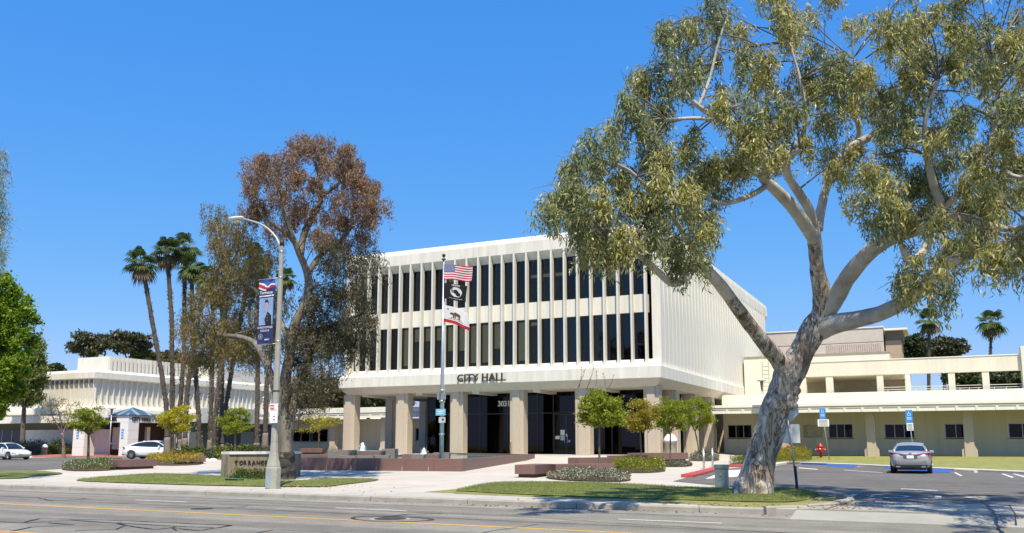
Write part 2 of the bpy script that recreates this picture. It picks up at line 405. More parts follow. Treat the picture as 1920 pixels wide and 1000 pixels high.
# manhole with tar ring
mh = on(732, 973.5, 2, -.15)
mo = thing('manhole_cover', 'dark round iron manhole cover ringed by black tar beside the yellow street line', 'manhole cover', (mh.x, mh.y, -.15))
latheo('cover', [(.34, .002), (.34, .012), (.31, .012), (.30, .007)], mat('cast_iron', (.05, .048, .045), .6, .2, 30, .6), mo, 24)
bm = bmesh.new()
ring = []
for k in range(40):
    a = 2*math.pi*k/40; w = 1+.05*math.sin(3*a)
    ring.append((bm.verts.new((.98*w*math.cos(a), .62*w*math.sin(a), .006)), bm.verts.new((.88*w*math.cos(a), .53*w*math.sin(a), .006))))
for k in range(40): a, b = ring[k], ring[(k+1) % 40]; bm.faces.new((a[0], b[0], b[1], a[1]))
bmobj('tar_ring', bm, tar, mo)
bm = bmesh.new(); ring = []
for k in range(30):
    a = 2*math.pi*k/30
    ring.append((bm.verts.new((.44*math.cos(a), .44*math.sin(a), .0045)), bm.verts.new((.345*math.cos(a), .345*math.sin(a), .0045))))
for k in range(30): a, b = ring[k], ring[(k+1) % 30]; bm.faces.new((a[0], b[0], b[1], a[1]))
bmobj('concrete_collar', bm, apronm, mo)
seam(sp((640+62, 973), (760, 965), (830, 963)), .05)
mo2 = thing('manhole_cover', 'small worn manhole cover in the lane left of the tar-ringed one', 'manhole cover', (*on(378, 954.5, 2, -.15)[:2], -.15))
latheo('cover', [(.26, .002), (.26, .009), (.24, .009)], MATS['cast_iron'], mo2, 20)

# --- gutter, kerb stones, sidewalk slabs
gut = tag(boxo('gutter', (-120, -3.0, 19.503, 20.42, -.4, -.135), gutm), kind='structure')
kerb = thing('kerb', None, None, kind='structure')
DRX0, DRX1 = -3.1, 9.5     # driveway opening
x = -118.0; k = 0; kmesh = {}
def kerb_mesh(L, h=.15):
    bm = bmesh.new(); prism(bm, [(0, -.35), (0, h-.18), (.02, h-.155), (.05, h-.148), (.17, h-.148), (.17, -.35)], 0, .012, L-.012)
    me = bpy.data.meshes.new('kerb_stone'); bmesh.ops.recalc_face_normals(bm, faces=bm.faces); bm.to_mesh(me); bm.free(); me.materials.append(kerbm); return me
km = kerb_mesh(3.05)
while x < DRX0-3.0:
    o = bpy.data.objects.new('kerb_stone', km); COL.objects.link(o); o.parent = kerb; o.location = (x, 20.42+random.uniform(-.004, .004), random.uniform(-.003, .003)); x += 3.05
xk = x
# end return of the kerb around the grass tip by the driveway
def kerb_path(name, pts, w=.16, h=.13, m=kerbm, parent=None, z0=-.35, ground=True, seg=0):
    bm = bmesh.new(); rings = []
    P = [Vector((p[0], p[1], 0)) for p in pts]
    for i, p in enumerate(P):
        d = (P[min(i+1, len(P)-1)]-P[max(0, i-1)]).normalized(); nrm = Vector((-d.y, d.x, 0))
        g = gz(p.x, p.y) if ground else 0
        rings.append([bm.verts.new((q.x, q.y, g+z)) for q, z in ((p-nrm*w/2, z0), (p-nrm*w/2, h-.03), (p-nrm*(w/2-.03), h), (p+nrm*w/2, h), (p+nrm*w/2, z0))])
    for a, b in zip(rings, rings[1:]):
        for k in range(5): bm.faces.new((a[k], a[(k+1) % 5], b[(k+1) % 5], b[k]))
    bm.faces.new(rings[0]); bm.faces.new(rings[-1][::-1])
    return bmobj(name, bm, m, parent)
cend = [(xk, 20.5), (-3.7, 20.5), (-2.9, 21.2), (-2.35, 22.4), (-2.15, 23.6), (-2.3, 24.6), (-2.7, 25.4)]
cend = [tuple(v) for v in [Vector((a, b)) for a, b in cend]]
for i in range(len(cend)-1):
    a = Vector(cend[i]); b = Vector(cend[i+1]); d = (b-a).normalized()
    kerb_path('kerb_stone', [a+d*.008, b-d*.008], .17, .012 if i < 1 else .03+.02*i, kerbm, kerb)
side = thing('sidewalk', None, None, kind='structure')
def slab_mesh(L, y0, y1):
    bm = bmesh.new(); box(bm, .006, L-.006, y0, y1, -.3, .0)
    top = [e for e in bm.edges if all(abs(v.co.z) < 1e-6 for v in e.verts)]
    bmesh.ops.bevel(bm, geom=top, offset=.008, segments=1, affect='EDGES')
    me = bpy.data.meshes.new('slab'); bmesh.ops.recalc_face_normals(bm, faces=bm.faces); bm.to_mesh(me); bm.free(); return me
sm1 = slab_mesh(1.525, 20.6, 21.62); sm2 = slab_mesh(1.525, 21.63, 22.65)
sms = []
for i in range(4):
    c = [.47+random.uniform(-.035, .035)]*3; c = (c[0], c[0]*.93, c[0]*.82)
    sms.append(mat('sidewalk_slab_%d' % i, c, .88, .09, 1.3, .2, 60, dirt=.2))
SLABS = []
for smb in (sm1, sm2):
    row = []
    for mm in range(4):
        me = smb.copy(); me.name = 'slab'; me.materials.append(sms[mm]); row.append(me)
    SLABS.append(row)
x = -118.0
while x < -3.6:
    for row in SLABS:
        o = bpy.data.objects.new('slab', random.choice(row)); COL.objects.link(o); o.parent = side
        o.location = (x, 0, random.uniform(0, .006))
    x += 1.525

# --- parking lots, driveway
lotR = pxpoly([(1262, 903), (1300, 893), (1345, 882), (1392, 876), (1450, 875), (1482, 869)])
lotR_poly = [tuple(p[:2]) for p in lotR]+[(-9.2, 66.6), (3.7, 48.4), (8.0, 42.6), (12, 37.2), (26, 37.0), (26, 23.6), (-2.0, 23.6), (-2.3, 25.0), (-3.0, 25.8)]
lot = drape('parking_lot', lotR_poly, .012, asph2); tag(lot, kind='structure')
apron = tag(drape('driveway_apron', [(-3.0, 20.45), (26, 20.45), (26, 23.9), (-2.1, 23.9), (-2.1, 22.2), (-2.6, 21.2)], .016, apronm, step=3), kind='structure')
ag = tag(prismo('driveway_gutter', [(19.503, -.135), (20.45, -.01), (20.45, .012), (20.5, .012), (20.5, -.4), (19.503, -.4)], 0, -3.0, 26, apronm), kind='structure')
side_r = tag(boxo('driveway_edge', (26, 60, 19.503, 37, -.4, .01), apronm), kind='structure')
for a, b in (((-2.4, 20.5), (-2.1, 23.8)), ((1.2, 19.6), (1.3, 23.8)), ((5.0, 19.6), (5.1, 23.8))):
    seam([a, b], .03, z=.022, parent=apron, name='expansion_joint', m=mat('joint_dirt', (.10, .06, .045), .9), wob=.008)
seam([(-3, 20.47), (26, 20.47)], .02, z=.022, parent=apron, name='expansion_joint', m=MATS['joint_dirt'], wob=.01)
lotL_poly = [tuple(p[:2]) for p in pxpoly([(-260, 890), (-100, 888), (0, 886), (60, 883), (110, 880), (190, 872), (222, 869), (330, 866), (390, 861), (360, 857), (250, 857.5), (100, 858), (0, 859), (-260, 861)])]
lotL = tag(drape('annex_driveway', lotL_poly, .012, asph2), kind='structure')
brick_poly = [tuple(p[:2]) for p in pxpoly([(60, 857.5), (240, 857), (335, 855), (330, 851), (200, 849), (60, 851.5)])]
bp_ = tag(drape('brick_paving', brick_poly, .02, brick_m), kind='structure')
# lot kerbs
bk = [G(1482, 869), G(1520, 870.5), (-4.9, 60.2), (-1.2, 55.0), (3.7, 48.4), (8.0, 42.6), (12, 37.4)]
lk = thing('lot_kerb', None, None, kind='structure')
for a, b in zip(bk, bk[1:]):
    a = Vector(a[:2]); b = Vector(b[:2]); n = max(1, round((b-a).length/3)); d = (b-a)/n
    for i in range(n): kerb_path('kerb_stone', [a+d*i+d.normalized()*.01, a+d*(i+1)-d.normalized()*.01], .5, .13, mat('pale_kerb', (.60, .56, .48), .9, .08, 3, .1, dirt=.12), lk)
for (q0, q1) in (((1450, 874), (1482, 868)), ):
    kerb_path('kerb_stone', [G(*q0)[:2], G(*q1)[:2]], .45, .15, MATS['pale_kerb'], lk)
rk = thing('red_kerb', 'red painted kerb at the mouth of the parking lot left of the big trunk', 'kerb')
for (q0, q1) in (((1288, 896), (1312, 890)), ((1313, 889.8), (1345, 880.5)), ((1362, 876.5), (1400, 875.5)),):
    kerb_path('kerb_stone', [G(*q0)[:2], G(*q1)[:2]], .5, .14, redconc, rk)
lot_white = tag(drape('loading_zone_paint', [tuple(p[:2]) for p in pxpoly([(1322, 899), (1360, 883), (1405, 881), (1405, 893), (1350, 897)])], .02, whitep), kind='structure')
# blue accessible markings and wheel stops
def wheelstop(q0, q1, m, label, grp):
    a, b = G(*q0), G(*q1); c = (a+b)/2; ang = math.atan2(b.y-a.y, b.x-a.x); L = (b-a).length
    t = thing('wheel_stop', label, 'wheel stop', c, ang, grp)
    bm = bmesh.new(); prism(bm, [(-.1, .01), (-.08, .12), (-.05, .14), (.05, .14), (.08, .12), (.1, .01)], 0, -L/2, L/2)
    bmobj('bar', bm, m, t); return t
wheelstop((1504, 871.3), (1549, 872.8), bluep, 'blue painted wheel stop by the red hydrant lawn', 'wheel stops in the lot')
wheelstop((1792, 884.5), (1830, 887), mat('cream_stop', (.6, .54, .42), .8), 'cream concrete wheel stop right of the silver sedan', 'wheel stops in the lot')
def lotmark(pts, m, name='lot_marking'): return drape(name, [tuple(G(*q)[:2]) for q in pts], .022, m, lot, step=50)
lotmark([(1550, 871), (1608, 874.5), (1598, 878.5), (1549, 874.5)], bluep)
lotmark([(1660, 874), (1782, 881), (1782, 887), (1740, 887), (1660, 879)], bluep)
lotmark([(1498, 877.8), (1534, 880.5), (1532, 881.6), (1497, 878.9)], whitep)
lotmark([(1583, 882), (1655, 887), (1655, 887.7), (1582, 882.8)], wornp)
lotmark([(1788, 887), (1792, 887), (1805, 893), (1801, 894)], whitep)
lotmark([(1877, 889.5), (1882, 889.5), (1902, 896), (1897, 897)], whitep); lotmark([(1898, 889.5), (1903, 889.5), (1925, 895), (1920, 896)], whitep)
sc = G(1722, 934.5)
so = text('stop_lettering', 'STOP', 2.1, .001, wornp, lot, (sc.x+1.75, sc.y+.9, .028), (-1, -.03, 0), (0, -1, 0), space=1.1, sx=.75)
lotmark([(1690, 917.5), (1760, 921), (1759, 922.5), (1689, 919)], wornp)
seam([tuple(G(*q)[:2]) for q in ((1832, 930), (1850, 948), (1885, 985))], .06, z=.028, parent=lot)
lotmark([(1828, 929), (1850, 931), (1849, 939), (1826, 937)], mat('faded_yellow', (.22, .17, .06), .9, .5, 10))

def pav_joint(a, b, w=.012, z=.006):
    bm = bmesh.new(); a = Vector(a); b = Vector(b); n = max(1, int((b-a).length/2)); d = (b-a).normalized(); q = Vector((-d.y, d.x))*w; pv = None
    for k in range(n+1):
        p = a.lerp(b, k/n); r_ = [bm.verts.new(((p+q).x, (p+q).y, gz((p+q).x, (p+q).y)+z)), bm.verts.new(((p-q).x, (p-q).y, gz((p-q).x, (p-q).y)+z))]
        if pv: bm.faces.new((pv[0], pv[1], r_[1], r_[0]))
        pv = r_
    bmobj('paving_joint', bm, mat('paving_joint_dirt', (.30, .26, .21), 1), drape_plaza)
for x_ in range(-84, -12, 4): pav_joint((x_, 22.7), (x_, 58))
for y_ in range(26, 58, 4): pav_joint((-84, y_), (-13.0, y_))
# --- lawns
LAWN = []
def lawn(name, px, m, off=.03, k=3, mound=.03):
    P = [Vector((p[0], p[1])) for p in (pxpoly(px) if isinstance(px[0], tuple) and len(px[0]) == 2 and px[0][0] > -500 and px[0][1] > 600 else px)]
    P = smooth_poly(P, k) if k > 1 else P; P = [tuple(p) for p in P]
    o = drape(name, P, off, m, step=1.0, mound=mound); tag(o, kind='structure'); LAWN.append((P, off+mound, name)); return o
lawn('lawn_strip', [(-300, 884), (0, 884), (80, 884.5), (118, 889), (60, 894.5), (0, 899), (-300, 896)], grass_m)
lawn('lawn_strip', [(142, 902), (200, 895), (290, 889.5), (395, 893), (470, 899), (560, 903), (620, 898), (712, 900), (640, 910), (590, 914), (420, 912), (250, 907)], grass_m)
lawn('lawn_strip', [(858, 920), (925, 907), (1010, 905.5), (1150, 908), (1320, 917), (1450, 917), (1500, 919), (1536, 929), (1518, 936), (1478, 943), (1350, 941), (1150, 935), (990, 929), (880, 923)], grass_m)
lawn('lawn_back', [tuple(v) for v in [Vector((-14.6, 70.5)), Vector((-9.5, 67.6)), Vector((-5.3, 61.2)), Vector((-1.0, 55.4)), Vector((4, 48.7)), Vector((8.3, 43)), Vector((12.4, 38)), Vector((40, 38)), Vector((40, 77)), Vector((-15, 77))]], dry_m, .05, 1, .02)
lawn('lawn_bed', [(360, 842), (420, 842), (470, 846), (440, 858), (380, 858), (330, 853)], grass_m)
tag(drape('verge_soil', [(-14, 22.7), (-3.7, 20.62), (-2.95, 21.25), (-2.45, 22.4), (-2.22, 23.6), (-2.4, 24.6), (-2.8, 26.0), (-6, 27.2), (-14, 26.5)], .008, dry_m, step=1), kind='structure')
# tall turf blades on the near verges
def blades():
    P = []
    for poly, h, nm in LAWN[:3]:
        xs = [p[0] for p in poly]; ys = [p[1] for p in poly]; n = 0
        target = 34000 if poly is LAWN[2][0] else 17000
        while n < target:
            x, y = random.uniform(max(-34, min(xs)), max(xs)), random.uniform(min(ys), max(ys))
            if inpoly(x, y, poly): P.append((x, y, gz(x, y)+h-.02))
            n += 1
    P = np.array(P); D = np.stack([rng.normal(0, .4, len(P)), rng.normal(0, .4, len(P)), np.ones(len(P))], 1)
    tag(leaves('grass', P, D, rng.uniform(.035, .075, len(P)), .009, leafmat('blade_green', [(.10, .15, .018), (.17, .24, .03), (.27, .32, .06), (.42, .37, .14)], .45)), kind='stuff')
blades()

# ================================================================== CITY HALL
def sweep_rect(bm, prof, x0, x1, y0, y1, kx=1.0, close=False, klx=None):
    """prof: (inset, z); ring swept round a rectangle with mitred corners"""
    klx = kx if klx is None else klx
    rings = [[bm.verts.new(q) for q in ((x0+o*klx, y0+o, z), (x1-o*kx, y0+o, z), (x1-o*kx, y1-o, z), (x0+o*klx, y1-o, z))] for o, z in prof]
    pr = list(zip(rings, rings[1:])) + ([(rings[-1], rings[0])] if close else [])
    for a, b in pr:
        for k in range(4): bm.faces.new((a[k], a[(k+1) % 4], b[(k+1) % 4], b[k]))
CX0, CX1, CY0, CY1 = -44.33, -17.12, 58.4, 102.3
FZ = .6
ch = thing('city_hall', 'three storey white precast office block on stone columns with CITY HALL lettering', 'building', ((CX0+CX1)/2, (CY0+CY1)/2, FZ))
HO = Vector(ch.location)
def H(o):   # keep world coordinates of a part
    o.location = o.location-HO; return o
def hbox(name, b, m, **k): return H(boxo(name, b, m, ch, **k))
def hprism(name, pts, ax, a0, a1, m, **k): return H(prismo(name, pts, ax, a0, a1, m, ch, **k))
def hbm(name, bm, m, **k): return H(bmobj(name, bm, m, ch, **k))
bm = bmesh.new(); sweep_rect(bm, [(.0, 5.92), (0, 6.73), (.10, 6.78), (.30, 6.9), (.52, 7.07), (.72, 7.29), (.76, 7.27), (1.4, 7.2)], CX0, CX1, CY0, CY1, kx=.22, klx=.5); hbm('fascia', bm, white)
bm = bmesh.new(); sweep_rect(bm, [(0, 5.917), (.52, 5.36), (.54, 5.5)], CX0, CX1, CY0, CY1); hbm('soffit_band', bm, mat('shaded_precast', (.55, .50, .42), .85, .06, 2, .1, dirt=.15))  # shade under the fascia is put into this band's greyer colour
hbox('soffit', (CX0+.53, CX1-.53, CY0+.53, CY1-1, 5.38, 5.5), mat('soffit_concrete', (.6, .57, .5), .9))
for x in np.arange(CX0+1.9, CX1-1, 5.15):    # ribs of the ceiling coffers
    hbox('soffit_beam', (x-.3, x+.3, CY0+1.1, CY0+12, 5.2, 5.38), MATS['soffit_concrete'])
# parapet
bm = bmesh.new(); sweep_rect(bm, [(.86, 15.2), (.3, 15.74), (.3, 16.58), (.32, 16.6), (.52, 16.98), (.9, 16.98), (.9, 16.3)], CX0, CX1, CY0, CY1, kx=.3, klx=.6); hbm('parapet', bm, white)
for x in np.arange(CX0+5.4, CX1-3, 6.2): hbox('parapet_joint', (x-.012, x+.012, CY0+.294, CY0+.31, 15.75, 16.57), whiteS)
for x in np.arange(CX0+5.6, CX1-3, 5.15): hbox('fascia_joint', (x-.01, x+.01, CY0-.003, CY0+.02, 5.93, 6.72), whiteS)
hbox('roof', (CX0+.5, CX1-.3, CY0+.9, CY1-.9, 16.1, 16.3), whiteS)
# structural walls: spandrels and infill on the front, solid other sides
YW, YG = CY0+.7, CY0+.86
BX0 = -43.98; BAY = 1.0275
# bay lines: rib left edges
ribx = [-43.98+i*BAY for i in range(26)]      # last at -18.29
hbox('spandrel', (-43.86, -18.2, YW, YW+.5, 10.64, 11.93), white)
hbox('sill_band', (-43.86, -18.2, YW+.005, YW+.5, 6.9, 7.29), white)
hbox('head_band', (-43.86, -18.2, YW+.15, YW+.5, 15.2, 16.2), white)
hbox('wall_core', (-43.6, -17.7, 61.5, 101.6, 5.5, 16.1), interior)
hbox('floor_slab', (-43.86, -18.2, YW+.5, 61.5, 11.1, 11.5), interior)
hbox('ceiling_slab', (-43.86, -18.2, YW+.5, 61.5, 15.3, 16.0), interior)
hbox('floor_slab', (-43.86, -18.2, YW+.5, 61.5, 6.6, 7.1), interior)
rib_prof = [(.705, 6.74), (.01, 6.74), (.12, 6.80), (.20, 6.88), (.26, 7.02), (.29, 7.2), (.30, 7.45), (.30, 11.2), (.296, 11.24), (.30, 11.28), (.30, 15.735), (.705, 15.35)]
def rib_mesh(w):
    bm = bmesh.new(); prism(bm, rib_prof, 0, -w/2, w/2); bmesh.ops.recalc_face_normals(bm, faces=bm.faces)
    me = bpy.data.meshes.new('rib'); bm.to_mesh(me); bm.free(); me.materials.append(white); return me
rm = rib_mesh(.135)
for i, x in enumerate(ribx):
    o = bpy.data.objects.new('rib', rm); COL.objects.link(o); o.parent = ch; o.location = Vector((x+.07, CY0, random.uniform(0, .002)))-HO
# windows: frame + glass pane, some with a blind drawn
def win_mesh(w, h):
    bm = bmesh.new(); t = .03
    for b in ((-w/2, -w/2+t, 0, h), (w/2-t, w/2, 0, h), (-w/2+t, w/2-t, 0, t), (-w/2+t, w/2-t, h-t, h)):
        box(bm, b[0], b[1], -.03, .03, b[2], b[3])
    me = bpy.data.meshes.new('window'); bmesh.ops.recalc_face_normals(bm, faces=bm.faces); bm.to_mesh(me); bm.free(); me.materials.append(frameblk)
    bm = bmesh.new(); box(bm, -w/2+t, w/2-t, -.008, .008, t, h-t); pe = bpy.data.meshes.new('pane'); bmesh.ops.recalc_face_normals(bm, faces=bm.faces); bm.to_mesh(pe); bm.free(); pe.materials.append(glassd)
    ps = []
    for k_, tn in enumerate(((.10, .12, .14), (.07, .085, .11), (.13, .13, .12), (.05, .07, .10))):
        q_ = pe.copy(); q_.name = 'pane'; q_.materials.clear(); q_.materials.append(tintglass('tinted_glass_%d' % k_, tn, ior=(1.55, 1.48, 1.6, 1.52)[k_])); ps.append(q_)
    q_ = pe.copy(); q_.name = 'pane'; q_.materials.clear(); q_.materials.append(tintglass('clear_glass', (.85, .82, .72), ior=1.4)); ps.append(q_)
    return me, ps
def blind_mesh(w, h):
    bm = bmesh.new(); box(bm, -w/2, w/2, 0, .01, 0, h); me = bpy.data.meshes.new('blind'); bmesh.ops.recalc_face_normals(bm, faces=bm.faces); bm.to_mesh(me); bm.free(); me.materials.append(blindm); return me
ww = BAY-.14
rows = [(7.29, 10.64), (11.93, 15.2)]
WM = [win_mesh(ww, b-a-.004) for a, b in rows]
BM = {h: blind_mesh(ww-.06, h) for h in (.25, 1.0, 1.9, 2.9)}
blow = {5: (2.9, .3), 6: (1.0, 2.2), 7: (1.0, 2.2), 8: (1.0, 2.2), 9: (1.9, 1.3), 10: (1.9, 1.3), 11: (2.9, .3), 12: (2.9, .3), 13: (1.9, 1.3), 15: (2.9, .3), 16: (.25, 2.9)}
bup = {16: (.25, 1.9), 17: (.25, 1.9), 18: (.25, 1.9), 3: (.25, 2.9), 20: (1.0, 2.2), 9: (1.0, 2.2), 22: (1.9, 1.3), 23: (.25, 2.6), 1: (1.0, 2.2)}
for r, (z0, z1) in enumerate(rows):
    for i in range(25):
        w = bpy.data.objects.new('window', WM[r][0]); COL.objects.link(w); w.parent = ch; w.location = Vector((ribx[i]+.14+ww/2, YG, z0+.002))-HO
        p = bpy.data.objects.new('pane', WM[r][1][4] if (blow if r == 0 else bup).get(i) else random.choice(WM[r][1][:4])); COL.objects.link(p); p.parent = w
        p.rotation_euler = (random.uniform(-.008, .008), 0, random.uniform(-.010, .010))
        bl = (blow if r == 0 else bup).get(i)
        if bl:
            b = bpy.data.objects.new('blind', BM[bl[0]]); COL.objects.link(b); b.parent = w; b.location = (0, .12, bl[1])
    # room partitions behind the glass
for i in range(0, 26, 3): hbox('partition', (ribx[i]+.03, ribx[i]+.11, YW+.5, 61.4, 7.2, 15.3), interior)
# corner piers
for a, b in ((-18.14, -17.68), (-17.66, -17.24)):
    pr_ = [(p[0]+.003, p[1]) for p in rib_prof]; hprism('corner_pier', pr_, 0, a, b, white)
hprism('corner_pier', rib_prof, 0, -44.15, -43.99, white)
# side faces: pleated precast panels whose recess deepens towards the top
def pleat(bay, s):
    bm = bmesh.new(); d = .07; z0 = 7.0
    prof = [(.75, 6.74), (0.02, 6.74), (.05, 6.86), (.09, 7.05), (.10, 7.3), (.10, 15.735), (.75, 15.3)]
    prism(bm, [(s*-(p[0]), p[1]) for p in prof], 1, 0, .55*bay)
    # recessed leaf (tilting inwards upwards)
    q = [(.8, 6.75), (.06, 6.75), (.10, 6.95), (.12, 7.3), (.125, 11.2), (.2, 13.4), (.5, 15.25), (.8, 15.25)]
    prism(bm, [(s*-(p[0]), p[1]) for p in q], 1, .55*bay, bay-.004)
    me = bpy.data.meshes.new('wall_panel'); bmesh.ops.recalc_face_normals(bm, faces=bm.faces); bm.to_mesh(me); bm.free(); me.materials.append(white); return me
for s, xx in ((1, CX1), (-1, CX0)):
    pm = pleat(1.0, s); n = int((CY1-.9-59.1)/1.0)
    for i in range(n):
        o = bpy.data.objects.new('wall_panel', pm); COL.objects.link(o); o.parent = ch; o.location = Vector((xx-s*(0 if s > 0 else .12), 59.115+i*1.0, 0))-HO
hbox('rear_wall', (CX0+.6, CX1-.5, CY1-.9, CY1-.5, 6.8, 15.3), white)
# columns: fluted exposed aggregate
colp = [(-.27, -.56), (.27, -.56), (.31, -.44), (.50, -.44), (.56, -.38), (.56, .38), (.50, .44), (.31, .44), (.27, .56), (-.27, .56), (-.31, .44), (-.50, .44), (-.56, .38), (-.56, -.38), (-.50, -.44), (-.31, -.44)]
def col_mesh(h):
    bm = bmesh.new(); prism(bm, colp, 2, 0, h); bmesh.ops.recalc_face_normals(bm, faces=bm.faces); me = bpy.data.meshes.new('column'); bm.to_mesh(me); bm.free(); me.materials.append(aggr); return me
cm = col_mesh(4.87)
CXs = [-43.75, -38.61, -33.6, -28.45, -23.2, -18.05]
spots = [(x, 59.5) for x in CXs]+[(-18.2, y) for y in (64.6, 70.2, 76, 82)]+[(-43.75, y) for y in (65.6, 71.2)]
for x, y in spots:
    o = bpy.data.objects.new('column', cm); COL.objects.link(o); o.parent = ch; o.location = Vector((x, y, .5))-HO
# lobby: dark glass box with mullions and doors
LX0, LX1, LY = -38.3, -18.9, 62.6
hbox('lobby_floor', (-44, -17.4, 58.6, 80, .5, FZ+.012), conc)
hbox('lobby_core', (LX0+1.5, LX1-1.5, LY+5, 92, .61, 5.4), interior)
hbox('lobby_back_wall', (LX0+.1, LX1-.1, 92, 92.3, .6, 5.4), interior)
mulx = [LX0, -36.2, -33.35, -30.9, -28.3, -26.95, -24.80, -22.2, -19.9+.3, LX1]
for a, b in zip(mulx, mulx[1:]):
    for (z0, z1) in ((FZ+.05, 3.72), (3.80, 5.36)):
        if abs(a+26.95) < .01 and z0 < 2: continue
        p = hbox('pane', (a+.04, b-.04, LY-.01, LY+.01, z0, z1), glassl)
for x in mulx: hbox('mullion', (x-.04, x+.04, LY-.06, LY+.06, FZ, 5.37), frameblk)
hbox('transom', (LX0+.041, LX1-.041, LY-.05, LY+.05, 3.72, 3.80), frameblk)
hbox('threshold', (LX0+.041, LX1-.041, LY-.05, LY+.05, FZ-.05, FZ+.05), frameblk)
for s, xx in ((1, LX1), (-1, LX0)):
    for k in range(7):
        y0, y1 = LY+.1+k*3, LY+3+k*3
        for z0, z1 in ((FZ+.05, 3.72), (3.8, 5.36)): hbox('pane', (xx-.01, xx+.01, y0, y1, z0, z1), glassl)
        hbox('mullion', (xx-.04, xx+.04, y1, y1+.1, FZ, 5.37), frameblk)
# entrance doors
dx0, dx1 = -26.91, -24.84; dm = (dx0+dx1)/2
for a, b, hs in ((dx0, dm-.005, 1), (dm+.005, dx1, -1)):
    bm = bmesh.new(); t = .07; z0, z1 = FZ+.06, 3.68
    for q in ((a, a+t, z0, z1), (b-t, b, z0, z1), (a+t, b-t, z0, z0+.2), (a+t, b-t, z1-t, z1)): box(bm, q[0], q[1], LY-.075, LY-.02, q[2], q[3])
    d = hbm('door', bm, frameblk)
    g = boxo('pane', (a+t, b-t, LY-.05, LY-.04, z0+.2, z1-t), glassl, d)
    hx = b-.12 if hs > 0 else a+.12
    bm = bmesh.new(); tube(bm, [(hx, LY-.09, 1.45), (hx, LY-.15, 1.47), (hx, LY-.15, 2.0), (hx, LY-.09, 2.02)], [.018]*4, 6); bmobj('handle', bm, steel, d)
for (x0, x1, z0, z1, c) in ((-26.35, -26.0, 2.05, 2.45, signw), (-26.35, -26.0, 1.66, 2.02, mat('green_notice', (.45, .62, .55), .6)), (-26.78, -26.42, 1.75, 2.0, signw), (-25.7, -25.55, 1.5, 1.68, mat('blue_notice', (.35, .5, .6), .6)), (-25.9, -25.8, 1.95, 2.15, signw)):
    hbox('door_notice', (x0, x1, LY-.085, LY-.078, z0, z1), c)
nx = on(933, 757, 1, LY-.1)
H(text('street_number', '3031', .60, .02, mat('white_numerals', (.8, .8, .78), .5), ch, (nx.x, LY-.09, nx.z-.22), space=.92, bold=.012))
H(text('sign_lettering', 'CITY HALL', .82, .05, mat('bronze_letters', (.055, .04, .035), .5, .1, metal=.3), ch, (-33.1, CY0-.16, 6.06), bold=.012, space=1.06))
for k in range(2): pass
H(latheo('standpipe', [(.04, FZ), (.04, 1.5), (.07, 1.5), (.07, 1.56), (.02, 1.66)], mat('brass', (.5, .36, .14), .4, metal=.8), ch, 8, (-28.75, 58.75)))

# ================================================================== WINGS (low buildings either side)
def window_unit(parent, x0, x1, y, z0, z1, n, off, pan=glassw, fr=frameal, depthb=.9):
    bm = bmesh.new(); t = .05
    for b in ((x0, x0+t, z0, z1), (x1-t, x1, z0, z1), (x0+t, x1-t, z0, z0+t), (x0+t, x1-t, z1-t, z1)): box(bm, b[0], b[1], y-.04, y+.06, b[2], b[3])
    dx = (x1-x0-2*t)/n
    for i in range(1, n): box(bm, x0+t+dx*i-t/2, x0+t+dx*i+t/2, y-.035, y+.05, z0+t, z1-t)
    w = bmobj('window', bm, fr, parent); w.location = -off
    for i in range(n):
        boxo('pane', (x0+t+dx*i+(t/2 if i else 0), x0+t+dx*(i+1)-(t/2 if i < n-1 else 0), y-.005, y+.005, z0+t, z1-t), pan, w)
    boxo('sill', (x0-.06, x1+.06, y-.1, y-.041, z0-.06, z0), fr, w)
    return w
def wall_holes(name, x0, x1, y0, y1, z0, z1, holes, m, parent, off):
    """wall along x with rectangular window openings (hx0,hx1,hz0,hz1)"""
    bm = bmesh.new(); xs = sorted({x0, x1, *[h[0] for h in holes], *[h[1] for h in holes]}); zs = sorted({z0, z1, *[h[2] for h in holes], *[h[3] for h in holes]})
    V = {}
    def v(x, y, z):
        k = (x, y, z)
        if k not in V: V[k] = bm.verts.new(k)
        return V[k]
    def solid(i, j):
        if i < 0 or j < 0 or i >= len(xs)-1 or j >= len(zs)-1: return False
        cx, cz = (xs[i]+xs[i+1])/2, (zs[j]+zs[j+1])/2
        return not any(h[0] < cx < h[1] and h[2] < cz < h[3] for h in holes)
    for i in range(len(xs)-1):
        for j in range(len(zs)-1):
            if not solid(i, j): continue
            a, b, c, d = xs[i], xs[i+1], zs[j], zs[j+1]
            for y in (y0, y1): bm.faces.new((v(a, y, c), v(b, y, c), v(b, y, d), v(a, y, d)))
            if not solid(i-1, j): bm.faces.new((v(a, y0, c), v(a, y1, c), v(a, y1, d), v(a, y0, d)))
            if not solid(i+1, j): bm.faces.new((v(b, y0, c), v(b, y1, c), v(b, y1, d), v(b, y0, d)))
            if not solid(i, j-1): bm.faces.new((v(a, y0, c), v(b, y0, c), v(b, y1, c), v(a, y1, c)))
            if not solid(i, j+1): bm.faces.new((v(a, y0, d), v(b, y0, d), v(b, y1, d), v(a, y1, d)))
    o = bmobj(name, bm, m, parent); o.location = o.location-off; return o
